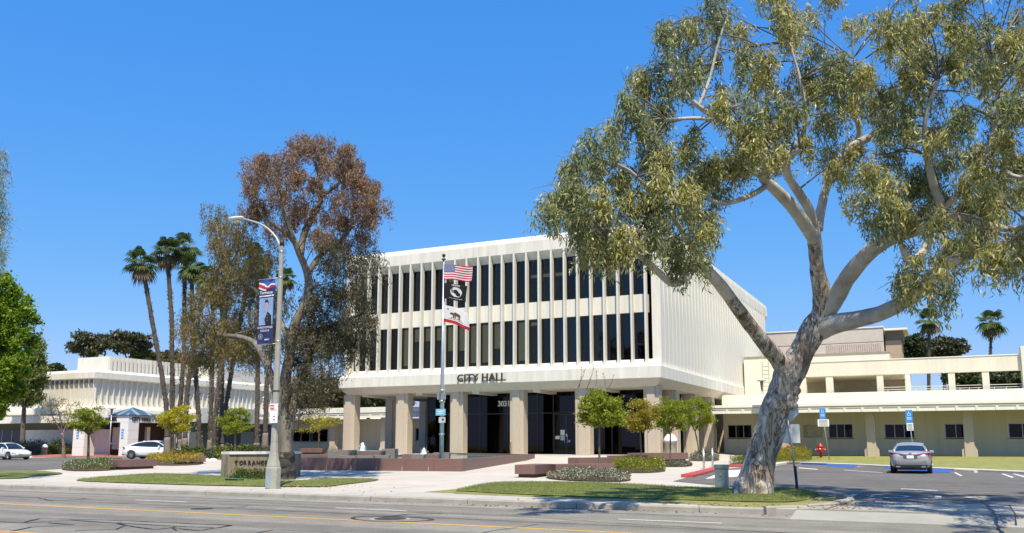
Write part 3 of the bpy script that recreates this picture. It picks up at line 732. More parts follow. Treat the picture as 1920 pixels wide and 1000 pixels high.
def wing(name, label, x0, x1, wins, pillars, off_z=.42, cz0=3.86, cz1=4.30, top=4.56, wallm=cream, deck=None):
    t = thing(name, label, 'building', ((x0+x1)/2, 78, off_z)); O = Vector(t.location)
    def B(n, b, m, **k):
        o = boxo(n, b, m, t, **k); o.location = o.location-O; return o
    holes = [(a, b, c, d) for a, b, c, d, n in wins]
    wall_holes('wall', x0, x1, 78, 78.3, .2, 4.0, holes, wallm, t, O)
    for a, b, c, d, n in wins:
        window_unit(t, a, b, 78.1, c, d, n, O)
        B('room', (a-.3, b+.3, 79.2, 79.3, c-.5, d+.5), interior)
    for k in range(int((x1-x0)/2.35)):
        xx = x0+.6+k*2.35
        if not any(h[0]-.05 < xx < h[1]+.05 for h in holes): B('wall_joint', (xx-.012, xx+.012, 77.992, 78.002, .45, 4.0), mat('cream_joint', (.5, .46, .33), .9))
    # canopy: a slab edge cast with recessed panels
    B('canopy_roof', (x0, x1, 73.62, 79, cz0+.3, cz1+.04), fasciaw)
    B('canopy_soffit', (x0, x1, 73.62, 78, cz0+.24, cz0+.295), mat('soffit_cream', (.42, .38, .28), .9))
    B('canopy_cap', (x0, x1, 73.44, 73.75, cz1+.045, top), fasciaw)
    n = int((x1-x0)/1.3); w = (x1-x0)/n
    bm = bmesh.new()     # one canopy panel: raised frame with recessed coffer
    fr = [(0, 0), (w-.006, 0), (w-.006, .44), (0, .44)]
    box(bm, .003, .09, 0, .12, 0, .44); box(bm, w-.09, w-.003, 0, .12, 0, .44); box(bm, .09, w-.09, 0, .12, .33, .44); box(bm, .09, w-.09, .05, .12, 0, .33)
    bmesh.ops.recalc_face_normals(bm, faces=bm.faces); me = bpy.data.meshes.new('canopy_panel'); bm.to_mesh(me); bm.free(); me.materials.append(fasciaw)
    for i in range(n):
        o = bpy.data.objects.new('canopy_panel', me); COL.objects.link(o); o.parent = t; o.location = Vector((x0+i*w, 73.5, cz0))-O
    for px in pillars:
        bm = bmesh.new()
        prism(bm, [(-.30, .2), (.36, .2), (.36, 3.3), (.22, 4.1), (-.30, 4.1)], 1, -.3, .3)
        prism(bm, [(-.50, .2), (-.305, .2), (-.305, 1.15), (-.42, 1.0), (-.5, .95)], 1, -.2, .25)
        prism(bm, [(.365, .2), (.56, .2), (.56, .95), (.48, 1.05), (.365, 1.3)], 1, -.2, .25)
        bmesh.ops.translate(bm, verts=bm.verts, vec=(px, 75.0, 0)); o = bmobj('pillar', bm, aggr, t); o.location = o.location-O
    return t, O, B
wR = [(-16.94, -14.87, 1.87, 3.03, 3), (-12.1, -11.0, 1.87, 2.95, 2), (-8.55, -6.64, 1.85, 3.03, 3), (-4.22, -2.0, 1.84, 2.98, 3), (.2, 1.75, 1.83, 2.96, 2), (4.61, 6.5, 1.83, 2.96, 2), (9, 11, 1.83, 2.96, 2), (13.5, 15.5, 1.83, 2.96, 2)]
tR, OR, BR = wing('office_wing', 'long low cream office wing with scalloped canopy and gallery behind the parking lot', -17.3, 30, wR, [-11.7, -5.08, 1.75, 8.5, 15.2])
nb = thing('notice_board', 'cream framed notice board on the cream wing behind the leaning sign post', 'notice board', (-9.6, 78, 1.9))
for n_, b_, m_ in (('board', (-.95, .55, -.08, -.004, 0, 1.05), mat('board_tan', (.42, .37, .25), .8)), ('frame', (-.16, -.08, -.1, -.081, .01, 1.04), frameal), ('paper', (-.0, .45, -.092, -.085, .25, .95), mat('board_paper', (.5, .46, .34), .8)), ('paper', (-.6, -.25, -.092, -.085, .1, .95), MATS['board_paper'])):
    boxo(n_, b_, m_, nb)
# upper deck parapet and gallery frame
BR('deck_parapet', (-17.3, 30, 77.7, 77.95, 4.62, 5.62), creamy)
BR('deck_floor', (-17.3, 30, 77.96, 86.8, 4.6, 4.8), cream)
gx = [(-11.2, -10.2), (-8.61, -8.03), (-4.61, -4.11), (.7, 1.19), (3.11, 3.6), (5.86, 6.5), (9.5, 10), (13.5, 14)]
gal = [(-10.2, -8.61), (-8.03, -4.61), (-4.11, .7), (1.19, 3.11), (3.6, 5.86)]
for a, b in gx: BR('gallery_pier', (a, b, 78.35, 78.85, 4.8, 7.05), cream)
BR('gallery_beam', (-11.2, 5.86, 78.3, 78.9, 7.05, 8.26), cream); BR('gallery_cap', (-11.25, 5.86, 78.25, 78.95, 8.263, 8.33), fasciaw)
BR('end_pier', (5.865, 7.4, 77.9, 79.5, 4.8, 8.9), cream)
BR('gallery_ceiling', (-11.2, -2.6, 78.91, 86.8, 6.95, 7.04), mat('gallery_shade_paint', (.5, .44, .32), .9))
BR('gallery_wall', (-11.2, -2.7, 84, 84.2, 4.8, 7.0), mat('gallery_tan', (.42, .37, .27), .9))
BR('gallery_post', (-2.62, -2.2, 83.5, 84.2, 4.8, 8.0), fasciaw)
BR('gallery_side_wall', (-2.72, -2.62, 79, 83.9, 4.8, 7.0), MATS['gallery_tan']) if False else None
for a, b in gal[2:]:
    for z in (5.78, 5.98):
        BR('railing_bar', (a+.02, b-.02, 78.5, 78.54, z, z+.045), fasciaw)
    for xx in np.linspace(a+.3, b-.3, 3): BR('railing_post', (xx-.02, xx+.02, 78.5, 78.54, 5.5, 5.78), fasciaw)
# plain block behind, its roof edge and ladder
BR('upper_wall', (-17.05, -3.9, 86.8, 87.2, 4.8, 9.68), creamy)
BR('upper_wall_cap', (-17.05, -3.85, 86.72, 87.25, 9.683, 9.80), mat('dark_cap', (.3, .27, .2), .8))
BR('upper_roof', (-17.05, -3.9, 87.26, 96, 9.2, 9.5), cream)
ld = thing('roof_ladder', 'thin steel ladder fixed to the cream block beside the tall white wall', 'ladder', (-14.9, 86.6, 6.4))
for xx in (-.3, .3): boxo('rail', (xx-.02, xx+.02, -.02, .02, -1.6, 3.3), cream, ld)
for k in range(12): boxo('rung', (-.28, .28, -.015, .015, -1.4+k*.38, -1.375+k*.38), cream, ld)
wL = [(-65.5, -60.5, 1.6, 3.0, 4), (-52.0, -50.7, 1.7, 3.0, 1), (-49.2, -48.6, 1.7, 3.0, 1)]
tL, OL, BL = wing('connecting_wing', 'low cream link building with white canopy left of the main block', -66.5, -38.4, wL, [-57.4, -51.0, -63.5], cz0=3.98, cz1=4.45, top=5.0)
BL('upper_band', (-66.5, -38.4, 80, 80.4, 4.6, 5.35), fasciaw)

# service blocks behind
rb = thing('pink_aggregate_block', 'blank pinkish pebble-faced block with corrugated screen behind the cream wing', 'building', (-12, 106, 0))
def RB(n, b, m, p=rb, o=(-12, 106, 0)):
    q = boxo(n, b, m, p); q.location = -Vector(o); return q
RB('wall', (-20, -5.3, 106, 118, 0, 14.35), tanstone); RB('coping', (-20.1, -5.2, 105.9, 118.1, 14.353, 14.47), fasciaw)
RB('band', (-20, -5.3, 105.96, 105.997, 12.75, 12.78), mat('stone_joint', (.3, .25, .22), 1))
bm = bmesh.new()
for k in range(26): prism(bm, [(-11.0+k*.22, 102.4), (-10.95+k*.22, 102.3), (-10.87+k*.22, 102.3), (-10.82+k*.22, 102.4)], 2, 10.5, 12.2)
box(bm, -11.05, -5.25, 102.4, 102.6, 10.5, 12.3)
q = bmobj('corrugated_screen', bm, mat('screen_metal', (.52, .44, .40), .7), rb); q.location = (12, -106, 0)
RB('screen_floor', (-17, -5.3, 102.6, 106, 10.3, 10.5), tanstone)
for k in range(9): RB('roof_pipe', (-18+k*1.45, -17.96+k*1.45, 107, 107.04, 14.47, 15.0+.3*(k % 3)), metalg)
RB('roof_rail', (-10, -5.4, 107, 107.03, 14.85, 14.9), metalg)
bt = thing('brown_tower', 'narrow brown stone tower with flat white overhanging roof', 'building', (-3.6, 106, 0))
for n_, b_, m_ in (('wall', (-5.15, -3.5, 107, 112, 0, 12.9), brownstone), ('upper_wall', (-5.15, -3.3, 107.0, 112, 12.903, 14.0), mat('tower_grey', (.16, .14, .12), .9)), ('roof', (-5.2, -2.8, 106.2, 113, 14.003, 14.22), fasciaw)):
    q = boxo(n_, b_, m_, bt); q.location = (3.6, -106, 0)

# ================================================================== ANNEX (left)
AX, AY = -88.49, 70.33
an = thing('annex_building', 'white ribbed two storey annex with overhanging pleated facade and roof plant boxes', 'building', (AX-12, AY+20, .2)); AO = Vector(an.location)
def A_(n, b, m, **k):
    o = boxo(n, b, m, an, **k); o.location = o.location-AO; return o
AXW, AYE = AX-48, AY+62
bm = bmesh.new(); sweep_rect(bm, [(.5, 8.9), (0, 9.0), (0, 9.68), (.02, 9.72), (.3, 10.0), (.8, 10.0), (.8, 9.5)], AXW, AX, AY, AYE); q = bmobj('cornice', bm, annexw, an); q.location = -AO
A_('roof', (AXW+.6, AX-.6, AY+.6, AYE-.6, 9.3, 9.5), annexw)
bm = bmesh.new(); sweep_rect(bm, [(.5, 8.93), (.62, 6.6), (.55, 5.9), (.1, 5.55), (.1, 4.9), (.9, 4.6), (3.2, 4.6)], AXW, AX, AY, AYE); q = bmobj('wall', bm, annexp, an); q.location = -AO
bm = bmesh.new(); sweep_rect(bm, [(.08, 5.56), (.04, 5.4), (.05, 4.9), (.2, 4.85)], AXW, AX, AY, AYE); q = bmobj('base_fascia', bm, annexw, an); q.location = -AO
def arib(s):
    bm = bmesh.new(); prism(bm, [(.62, 5.56), (.06, 5.56), (.1, 5.7), (.24, 5.95), (.36, 6.3), (.36, 7.6), (.28, 8.99), (.62, 8.99)], 0, -.055, .055)
    me = bpy.data.meshes.new('rib'); bmesh.ops.recalc_face_normals(bm, faces=bm.faces); bm.to_mesh(me); bm.free(); me.materials.append(annexw); return me
am = arib(1)
for i in range(44):
    o = bpy.data.objects.new('rib', am); COL.objects.link(o); o.parent = an; o.location = Vector((AX-.53-i*.85, AY, 0))-AO
for i in range(68):
    o = bpy.data.objects.new('rib', am); COL.objects.link(o); o.parent = an; o.rotation_euler = (0, 0, R(90)); o.location = Vector((AX, AY+.61+i*.834, 0))-AO
for i in range(11):    # grey plates that paint the shade in the slots under the left eave
    A_('slot_shade', (AX-1.3-i*.85, AX-.68-i*.85, AY+.47, AY+.5, 8.45, 8.9), mat('slot_shade_grey', (.2, .2, .2), .8))
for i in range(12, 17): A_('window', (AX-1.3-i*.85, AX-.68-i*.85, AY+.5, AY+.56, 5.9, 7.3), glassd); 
A_('window_back', (AX-17, AX-10, AY+.7, AY+.9, 5.7, 7.5), interior)
# ground floor: recessed wall, canopy bands
A_('ground_wall', (AXW+4, AX-2.5, AY+3, AYE-4, .1, 4.6), mat('annex_base', (.5, .49, .46), .9, .06, 2, dirt=.15))
A_('canopy_band', (AXW+1, AX+6.5, AY-2.6, AY-2.3, 3.75, 4.55), annexw); A_('canopy_top', (AXW+1, AX-.6, AY-2.3, AY+3, 4.3, 4.54), annexp)
A_('canopy_top', (AX-.6, AX+6.5, AY-2.3, AY+.0, 4.3, 4.54), annexp)
A_('canopy_band', (AX+2.2, AX+2.5, AY+.0, AYE-6, 4.15, 5.0), annexw); A_('canopy_top', (AX-2.4, AX+2.2, AY+.05, AYE-6, 4.6, 4.8), annexp)
A_('screen_wall', (AXW+2, AX+3.5, AY-.3, AY-.1, .1, 3.0), mat('screen_white', (.66, .66, .65), .9, .05, 2, dirt=.1))
A_('ribbon_window', (AX-19, AX-11.5, AY-.36, AY-.31, 1.1, 3.0), glassd)
for k in range(5): A_('window_bar', (AX-19+k*1.85, AX-18.92+k*1.85, AY-.4, AY-.365, 1.1, 3.0), frameal)
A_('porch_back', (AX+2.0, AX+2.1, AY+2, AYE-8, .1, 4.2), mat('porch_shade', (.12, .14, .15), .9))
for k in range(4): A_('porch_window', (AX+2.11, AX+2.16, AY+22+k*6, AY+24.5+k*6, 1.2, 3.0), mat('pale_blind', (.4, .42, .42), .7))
# roof plant
A_('plant_box', (AX-10.2, AX-4.6, AY+5.5, AY+12, 9.5, 12.2), annexw)
for k in range(22): A_('louvre', (AX-4.58, AX-4.36, AY+5.6+k*.62, AY+5.95+k*.62, 9.5, 12.2), annexp)
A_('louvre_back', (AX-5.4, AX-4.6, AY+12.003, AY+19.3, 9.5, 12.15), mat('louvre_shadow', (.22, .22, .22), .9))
A_('plant_box', (AX-6, AX-3.0, AY+21, AY+50, 9.5, 12.0), mat('plant_grey', (.46, .46, .45), .9))
A_('plant_end', (AX-6, AX-3.0, AY+20.9, AY+20.997, 9.5, 12.02), annexw)
# stair block between annex and palms
A_('stair_block', (AX+2.6, AX+6.0, AY+14, AY+28, 4.0, 5.9), mat('pale_blue_block', (.36, .39, .42), .85, .08, 2, dirt=.1))
al = thing('siren', 'small red alarm bell under the annex eave', 'alarm', (AX-10.0, AY+.06, 9.0)); 
latheo('bell', [(.02, -.12), (.2, -.1), (.24, 0), (.2, .1), (.02, .12)], mat('faded_red', (.35, .06, .05), .6), al, 12)

# entrance pavilion
KX, KY = -73.02, 62.3
kp = thing('entrance_pavilion', 'white stone entrance pavilion with blue pyramid skylight and CITY HALL - WEST lettering', 'pavilion', (KX-4, KY+4, .18)); KO = Vector(kp.location)
def K_(n, b, m, **k):
    o = boxo(n, b, m, kp, **k); o.location = o.location-KO; return o
def kpier(x0, x1, y0, y1):
    for i in range(4):
        z0 = .16+i*.84; K_('stone_course', (x0, x1, y0, y1, z0, z0+.828), stonew, bev=.008)
kpier(KX-1.15, KX, KY, KY+1.3); kpier(KX-8.0, KX-6.3, KY, KY+1.3); kpier(KX-1.15, KX, KY+6.7, KY+8)
K_('beam', (KX-1.151, KX, KY+.0, KY+8, 3.52, 4.16), stonew)
K_('beam', (KX-8.0, KX-1.154, KY, KY+1.3, 3.52, 4.16), stonew)
K_('ceiling', (KX-8, KX-1.16, KY+1.31, KY+8, 3.7, 3.9), annexp)
K_('back_wall', (KX-8, KX-1.3, KY+8.0, KY+8.3, .16, 3.7), mat('tan_wall', (.62, .56, .46), .8))
K_('bench_wall', (KX-6.28, KX-1.17, KY+3.4, KY+3.8, .8, 3.1), mat('pale_wall', (.68, .64, .56), .8))
K_('bench_cap', (KX-6.28, KX-1.17, KY+3.2, KY+3.39, 1.3, 1.5), stonew)
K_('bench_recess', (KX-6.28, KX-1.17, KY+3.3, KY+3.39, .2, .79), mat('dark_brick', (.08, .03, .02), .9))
for (x, z) in ((KX-7.3, 2.0), (KX-.75, 2.0)):
    K_('blue_sign', (x-.15, x+.15, KY-.03, KY-.004, z-.1, z+.85), signb)
    for k in range(3): K_('sign_print', (x-.08, x+.08, KY-.036, KY-.031, z+k*.28, z+.12+k*.28), signw)
# pyramid skylight with panes over the entrance corner
rx0, rx1, ry0, ry1 = KX-2.85, KX+.12, KY-.12, KY+3.3; ez = 4.23; apx = ((rx0+rx1)/2, (ry0+ry1)/2, 5.05)
cr = [(rx0, ry0), (rx1, ry0), (rx1, ry1), (rx0, ry1)]
K_('roof_edge', (rx0, rx1, ry0, ry1, 4.163, 4.23), bluetile)
n = 7
for s_ in range(4):
    a = Vector((*cr[s_], ez)); b = Vector((*cr[(s_+1) % 4], ez)); c = Vector(apx)
    for i in range(n):
        bm = bmesh.new(); t0, t1 = i/n+.01, (i+1)/n-.01
        p0, p1 = a.lerp(b, t0), a.lerp(b, t1); u0 = 1-abs(2*t0-1); u1 = 1-abs(2*t1-1); mid = a.lerp(b, .5); up = c-mid
        vs = [p0, p1, p1+up*u1, p0+up*u0]
        if t0 < .5 < t1: vs = [p0, p1, p1+up*u1, c, p0+up*u0]
        vv = [bm.verts.new(v+Vector((0, 0, .01))) for v in vs]; f = bm.faces.new(vv)
        r = bmesh.ops.extrude_face_region(bm, geom=[f]); bmesh.ops.translate(bm, verts=[v for v in r['geom'] if isinstance(v, bmesh.types.BMVert)], vec=(0, 0, .04))
        o = bmobj('roof_panel', bm, bluetile if (i+s_) % 3 else mat('pale_skylight', (.25, .33, .38), .2, .05, spec=.8), kp); o.location = o.location-KO
letm = MATS['bronze_letters']
q = text('lettering', 'CITY HALL - WEST', .50, .03, letm, kp, (KX+.035, KY+.35, 3.68), (0, 1, 0), bold=.02, space=1.0); q.location = -KO
q = text('lettering', 'CITY ANNEX', .50, .03, letm, kp, (KX-4.6, KY-.035, 3.68), (1, 0, 0), bold=.02, space=1.0); q.location = -KO
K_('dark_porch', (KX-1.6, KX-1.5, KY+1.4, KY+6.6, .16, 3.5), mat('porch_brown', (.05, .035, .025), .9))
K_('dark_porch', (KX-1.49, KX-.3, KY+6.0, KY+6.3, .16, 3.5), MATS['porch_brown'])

# ================================================================== FOUNTAIN, BENCHES, SITE FURNITURE
def granite_seg(name, a, b, w, z0, z1, m, parent, over=0):
    """granite block between ground points a,b"""
    a = Vector(a[:2]); b = Vector(b[:2]); d = (b-a).normalized(); nn = Vector((-d.y, d.x))*w; g = .005
    bm = bmesh.new(); pts = [a+d*g, b-d*g, b-d*g+nn, a+d*g+nn]
    prism(bm, [tuple(p) for p in pts], 2, z0, z1); bmesh.ops.bevel(bm, geom=bm.edges[:], offset=.006, segments=1, affect='EDGES')
    return bmobj(name, bm, m, parent)
zt = .70
fA = on(470, 858, 2, zt); fB = on(867, 860.5, 2, zt); fC = on(1003, 852, 2, zt)
fD = fC+Vector((-9.5, 5.0, 0)); fE = fA+Vector((1, 12, 0))
ft = thing('fountain', 'large low red granite fountain basin with stepped blocks and water jets before the main block', 'fountain', (0, 0, 0))
for a, b in ((fA, fB), (fB, fC), (fC, fD), (fD, fE), (fE, fA)):
    L = (b-a).length; n = max(1, round(L/1.55))
    for i in range(n):
        granite_seg('granite_panel', a.lerp(b, i/n), a.lerp(b, (i+1)/n), .32, -.1, zt, granite, ft)
bm = bmesh.new(); poly = [fA, fB, fC, fD, fE]; bm.faces.new([bm.verts.new((p.x, p.y, zt-.10)) for p in poly]); bmobj('water', bm, water_m, ft)
for k in range(6):   # pale grout streaks at the foot of the wall
    p = fA.lerp(fB, .26+.118*k); d = (fB-fA).normalized()
    granite_seg('grout_mark', p, p+d*.03, .02, .0, .32, jointm, ft).location = Vector((d.y, -d.x, 0))*.012
def tblock(name, q0, q1, D, ztop, zbot, m, parent, dep=1.6, slopeL=0, slopeR=0):
    """raised block seen between two sight lines at depth D, top at ztop"""
    a = atD(q0, 845, D); b = atD(q1, 845, D); a.z = b.z = 0; d = (b-a).normalized(); nn = Vector((-d.y, d.x, 0))*dep
    bm = bmesh.new(); T = [a, b, b+nn, a+nn]; Bt = [a+d*slopeL, b-d*slopeR, b-d*slopeR+nn, a+d*slopeL+nn]
    t = [bm.verts.new((p.x, p.y, ztop)) for p in T]; bb = [bm.verts.new((p.x, p.y, zbot)) for p in Bt]
    bm.faces.new(t); bm.faces.new(bb[::-1])
    for i in range(4): bm.faces.new((t[i], t[(i+1) % 4], bb[(i+1) % 4], bb[i]))
    bmesh.ops.bevel(bm, geom=bm.edges[:], offset=.01, segments=1, affect='EDGES')
    return bmobj(name, bm, m, parent)
tblock('granite_block', 614, 660, 47, 1.08, .5, granite2, ft, slopeR=.2)
tblock('upper_basin', 662, 716, 48.5, 1.02, .5, granite, ft, 2.6, .3, .3); tblock('basin_water', 664, 714, 48.7, 1.045, 1.0, water_m, ft, 2.2)
tblock('granite_block', 716, 740, 50, 1.12, .5, granite2, ft, slopeL=.15); tblock('granite_block', 636, 700, 46, .80, .5, granite2, ft, .5)
tblock('granite_block', 700, 730, 46.5, .82, .5, granite2, ft, .5, .2); tblock('granite_block', 754, 772, 49, .84, .5, granite, ft)
tblock('granite_block', 770, 796, 46.2, .86, .5, granite2, ft, 1, .12, .12); tblock('lower_basin', 794, 822, 47.5, .86, .5, granite, ft, 2)
tblock('granite_block', 812, 842, 49.2, .92, .5, granite2, ft, 1.2)
for (px, D, z, h) in ((680, 49.7, 1.05, .42), (795, 49.5, .8, .38)):
    c = atD(px, 840, D); bm = bmesh.new()
    tube(bm, [(c.x, c.y, z-.2), (c.x, c.y, z+.05), (c.x+.01, c.y, z+h*.6), (c.x, c.y, z+h)], [.22, .15, .1, .04], 10, lump=.5, lscale=7, sub=3); bmobj('water_jet', bm, foam, ft, True)
    P = np.array([(c.x, c.y, z+.05)])+rng.normal(size=(160, 3))*[.13, .13, .14]; leaves('spray', P, rng.normal(size=(160, 3)), .04, .03, foam, ft)

def bench(label, q0, q1, dep, h, n, grp='granite benches on the plaza', vert=False):
    a, b = G(*q0), G(*q1); z = (a.z+b.z)/2; t = thing('granite_bench', label, 'bench', (a+b)/2, 0, grp); O = Vector(t.location)
    for i in range(n):
        o = granite_seg('granite_block', a.lerp(b, i/n), a.lerp(b, (i+1)/n), dep, z+.14, z+h, granite, t); o.location = -O
    d = (b-a).normalized(); nn = Vector((-d.y, d.x, 0)).normalized()
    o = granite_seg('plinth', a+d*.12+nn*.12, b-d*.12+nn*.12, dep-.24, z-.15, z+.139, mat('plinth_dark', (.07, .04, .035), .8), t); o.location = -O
    return t
bench('red granite bench left of the white sedan front, near the cream flower bed', (225, 881.5), (294, 878.5), 1.1, .52, 3)
bench('short red granite bench behind the orange flowers by the annex drive', (330, 871.5), (386, 870), 1.0, .5, 2)
b1 = bench('long red granite bench nearest the street behind pale flowers', (1042, 893.5), (1153, 893), .9, .52, 3)
bench('red granite bench end block at the left of the pale flower bed', (1003, 896.5), (1038, 892), .9, .52, 1)
bench('red granite bench behind the first young tree of the right plaza', (1086, 876.5), (1158, 875.5), .9, .5, 2)
bench('red granite bench between the first two young plaza trees', (1160, 870.5), (1218, 870), .9, .5, 2)
bench('red granite bench in front of the domed bin at the right corner column', (1197, 865.5), (1291, 866.5), 1.0, .55, 2)
bench('red granite bench by the connecting wing behind the street tree', (562, 852.5), (604, 852), 1.2, .5, 3)
bench('low red granite ledge left of the fountain blocks', (500, 862), (560, 861.5), .8, .4, 3)

def bin_(label, q, s=1):
    g = G(*q); t = thing('litter_bin', label, 'litter bin', g, 0, 'domed concrete litter bins')
    latheo('body', [(.33*s, 0), (.35*s, .05), (.33*s, .72*s), (.36*s, .74*s), (.36*s, .80*s)], aggr, t, 14)
    latheo('lid', [(.38*s, .802*s), (.40*s, .86*s), (.38*s, .92*s), (.32*s, 1.05*s), (.2*s, 1.2*s), (.05, 1.25*s)], stonew, t, 14)
    return t
bin_('domed litter bin at the leftmost column behind the fountain', (630, 845), 1.15)
bin_('domed litter bin beside the right corner column of the main block', (1258, 856), 1.25)
bin_('domed litter bin in the shrubs before the annex', (82, 853), .95)

# flower beds and ground cover (uncountable leaves)
def bed(name, label, px, h, lm, fm=None, n=9000, nf=900, L=(.05, .12), grp=None, cat='planting bed', kind='stuff', fl=.05, W_=.35, dome=.6):
    P = [tuple(p[:2]) for p in (smooth_poly([Vector((*q[:2],)) for q in pxpoly(px)], 3))]
    xs = [p[0] for p in P]; ys = [p[1] for p in P]; cx, cy = sum(xs)/len(xs), sum(ys)/len(ys)
    o = drape(name, P, .035, soil, step=2); tag(o, label, cat, grp, kind)
    pts = []; fp = []
    while len(pts) < n+nf:
        x, y = random.uniform(min(xs), max(xs)), random.uniform(min(ys), max(ys))
        if not inpoly(x, y, P): continue
        dmin = min((Vector((x, y))-Vector(q)).length for q in P)
        hh = h*min(1, .25+dmin/(dome+.01))*(0.75+.5*noise.noise(Vector((x*1.3, y*1.3, 0))))
        z = gz(x, y)+hh*(random.random()**.45); pts.append((x, y, z+.02, hh))
    A = np.array(pts); D = rng.normal(size=(n, 3)); D[:, 2] = np.abs(D[:, 2])+.4
    Ln = rng.uniform(*L, n); l = leaves('leaves', A[:n, :3], D, Ln, Ln*W_, lm, o); l['kind'] = 'stuff'
    if fm:
        B = A[n:].copy(); B[:, 2] = np.array([gz(a, b) for a, b in B[:, :2]])+B[:, 3]*rng.uniform(.75, 1.12, nf); 
        f = leaves('flowers', B[:, :3], rng.normal(size=(nf, 3)), fl, fl, fm, o); f['kind'] = 'stuff'
    return o
Lg = leafmat('bed_green', [(.03, .055, .012), (.07, .11, .02), (.13, .17, .04), (.17, .2, .06)])
Lgray = leafmat('bed_greygreen', [(.06, .075, .04), (.12, .14, .08), (.2, .21, .13)])
Lyel = leafmat('bed_yellowgreen', [(.08, .11, .015), (.17, .2, .02), (.28, .28, .03)])
Fy = leafmat('yellow_flowers', [(.7, .5, .03), (.75, .6, .05)], .2); Fo = leafmat('orange_flowers', [(.65, .3, .02), (.7, .42, .03)], .2); Fc = leafmat('cream_flowers', [(.55, .5, .36), (.62, .58, .45)], .2)
bed('flower_bed', 'low bed of cream flowers left of the granite bench', [(115, 880), (150, 874), (200, 871), (228, 873), (232, 879), (200, 883), (140, 884)], .5, Lg, Fc, 9000, 1400)
bed('flower_bed', 'yellow and orange flower bed beside the white sedan', [(272, 868), (300, 862), (345, 861), (378, 866), (372, 872), (300, 873.5)], .62, Lyel, Fo, 9000, 3600)
bed('flower_bed', 'pale cream ground cover bed in front of the nearest granite bench', [(1025, 896), (1060, 893), (1120, 894), (1160, 897), (1183, 900), (1165, 904), (1090, 903), (1040, 900)], .42, Lgray, Fc, 13000, 2600, (.04, .09))
bed('flower_bed', 'lush green bed with yellow flowers between the young plaza trees', [(1150, 884), (1160, 875), (1200, 872), (1235, 876), (1247, 885), (1200, 888)], .62, Lyel, Fy, 12000, 700)
bed('flower_bed', 'small grey green bed at the foot of the third plaza tree', [(1240, 874), (1270, 871), (1298, 873), (1285, 876), (1250, 876)], .3, Lgray, Fc, 4000, 500)
bed('flower_bed', 'grey green bed with white flowers by the right corner columns', [(1292, 862), (1320, 858), (1348, 861), (1340, 865), (1300, 865)], .5, Lgray, Fc, 4000, 600)
bed('flower_bed', 'green planting behind the red kerb left of the big trunk', [(1368, 874), (1385, 867), (1420, 864), (1450, 868), (1440, 875)], .6, Lg, Fy, 7000, 260)
bed('flower_bed', 'yellow flowered bed around the taller red hydrant', [(1445, 868), (1460, 861), (1500, 858), (1520, 862), (1518, 867), (1470, 871)], 1.15, Lyel, Fo, 15000, 1700, dome=1.0)
bed('flower_bed', 'olive ground cover left of the palms', [(440, 858), (455, 850), (520, 846), (600, 845), (640, 850), (600, 856), (500, 858)], .45, Lgray, None, 9000, 0)
bed('flower_bed', 'low green ground cover before the palm trunks', [(320, 852), (345, 845), (440, 843), (455, 850), (420, 853)], .4, Lg, None, 9000, 0)

def shrub(label, q, r, h, lm, n=5000, name='shrub', grp='shrubs before the annex', L=(.12, .26)):
    g = G(*q)
    if 340 < q[0] < 530 and q[1] < 860: g = atD(q[0], q[1], 65.5); g.z = gz(g.x, g.y)
    t = thing(name, label, 'shrub', g, 0, grp)
    bm = bmesh.new()
    for k in range(7):
        a = random.uniform(0, 6.28); tube(bm, [(0, 0, -.05), (math.cos(a)*r*.3, math.sin(a)*r*.3, h*.4), (math.cos(a)*r*.7, math.sin(a)*r*.7, h*.8)], [.03, .02, .008], 5)
    bmobj('stem', bm, bark_small, t)
    K = 26; c = unit(rng.normal(size=(K, 3))); c[:, 2] = np.abs(c[:, 2]); c *= rng.uniform(.45, 1, (K, 1))*[r, r, h*.9]
    idx = rng.integers(0, K, n); P = c[idx]+rng.normal(size=(n, 3))*[r*.16, r*.16, h*.13]; P[:, 2] = np.abs(P[:, 2])+.03
    D = rng.normal(size=(n, 3)); D[:, 2] += .6; Ln = rng.uniform(*L, n)*(.45 if depth(g) < 45 else 1); leaves('leaves', P, D, Ln, Ln*.4, lm, t); return t
for i, (px, py, r, h, lm, lb) in enumerate([(50, 853, 2.1, 1.7, Lgray, 'pale olive shrub at the left of the domed bin'), (100, 852, 2.2, 1.9, Lg, 'tall green shrub right of the domed bin'), (18, 852, 1.8, 1.3, Lg, 'dark shrub behind the silver hatchback at left edge'), (122, 851, 1.4, 1.5, Lgray, 'grey green shrub against the pavilion pier'),
        (355, 846, 1.3, .9, Lg, 'round green shrub beside the leftmost palms'), (385, 848, 1.1, .6, Lg, 'small dark shrub between two palm trunks'), (432, 848, 1.4, .9, Lyel, 'yellow green shrub under the young tree by the palms'), (400, 856, 1.0, .7, Lgray, 'grey shrub in front of the palm pair'), (455, 846, 1.3, 1.0, Lg, 'rounded green shrub right of the palm pair'), (500, 846, 1.5, .9, Lgray, 'sprawling grey shrub beside the path lamp'),
        (562, 842, 1.6, 1.7, Lgray, 'tall silvery shrub right of the street tree trunk'), (598, 845, 1.9, 1.0, Lyel, 'bright green shrub left of the domed bin'), (415, 857, .8, .5, Lgray, 'low silver shrub by the lawn edge')]):
    shrub(lb, (px, py), r, h, lm, 4200)
shrub('green shrub hugging the foot of the lettered sign wall', (470, 899), .8, .42, Lg, 3000, grp=None)
shrub('second green shrub at the foot of the sign wall near the lamp post', (497, 898), .7, .4, Lg, 2600, grp=None)
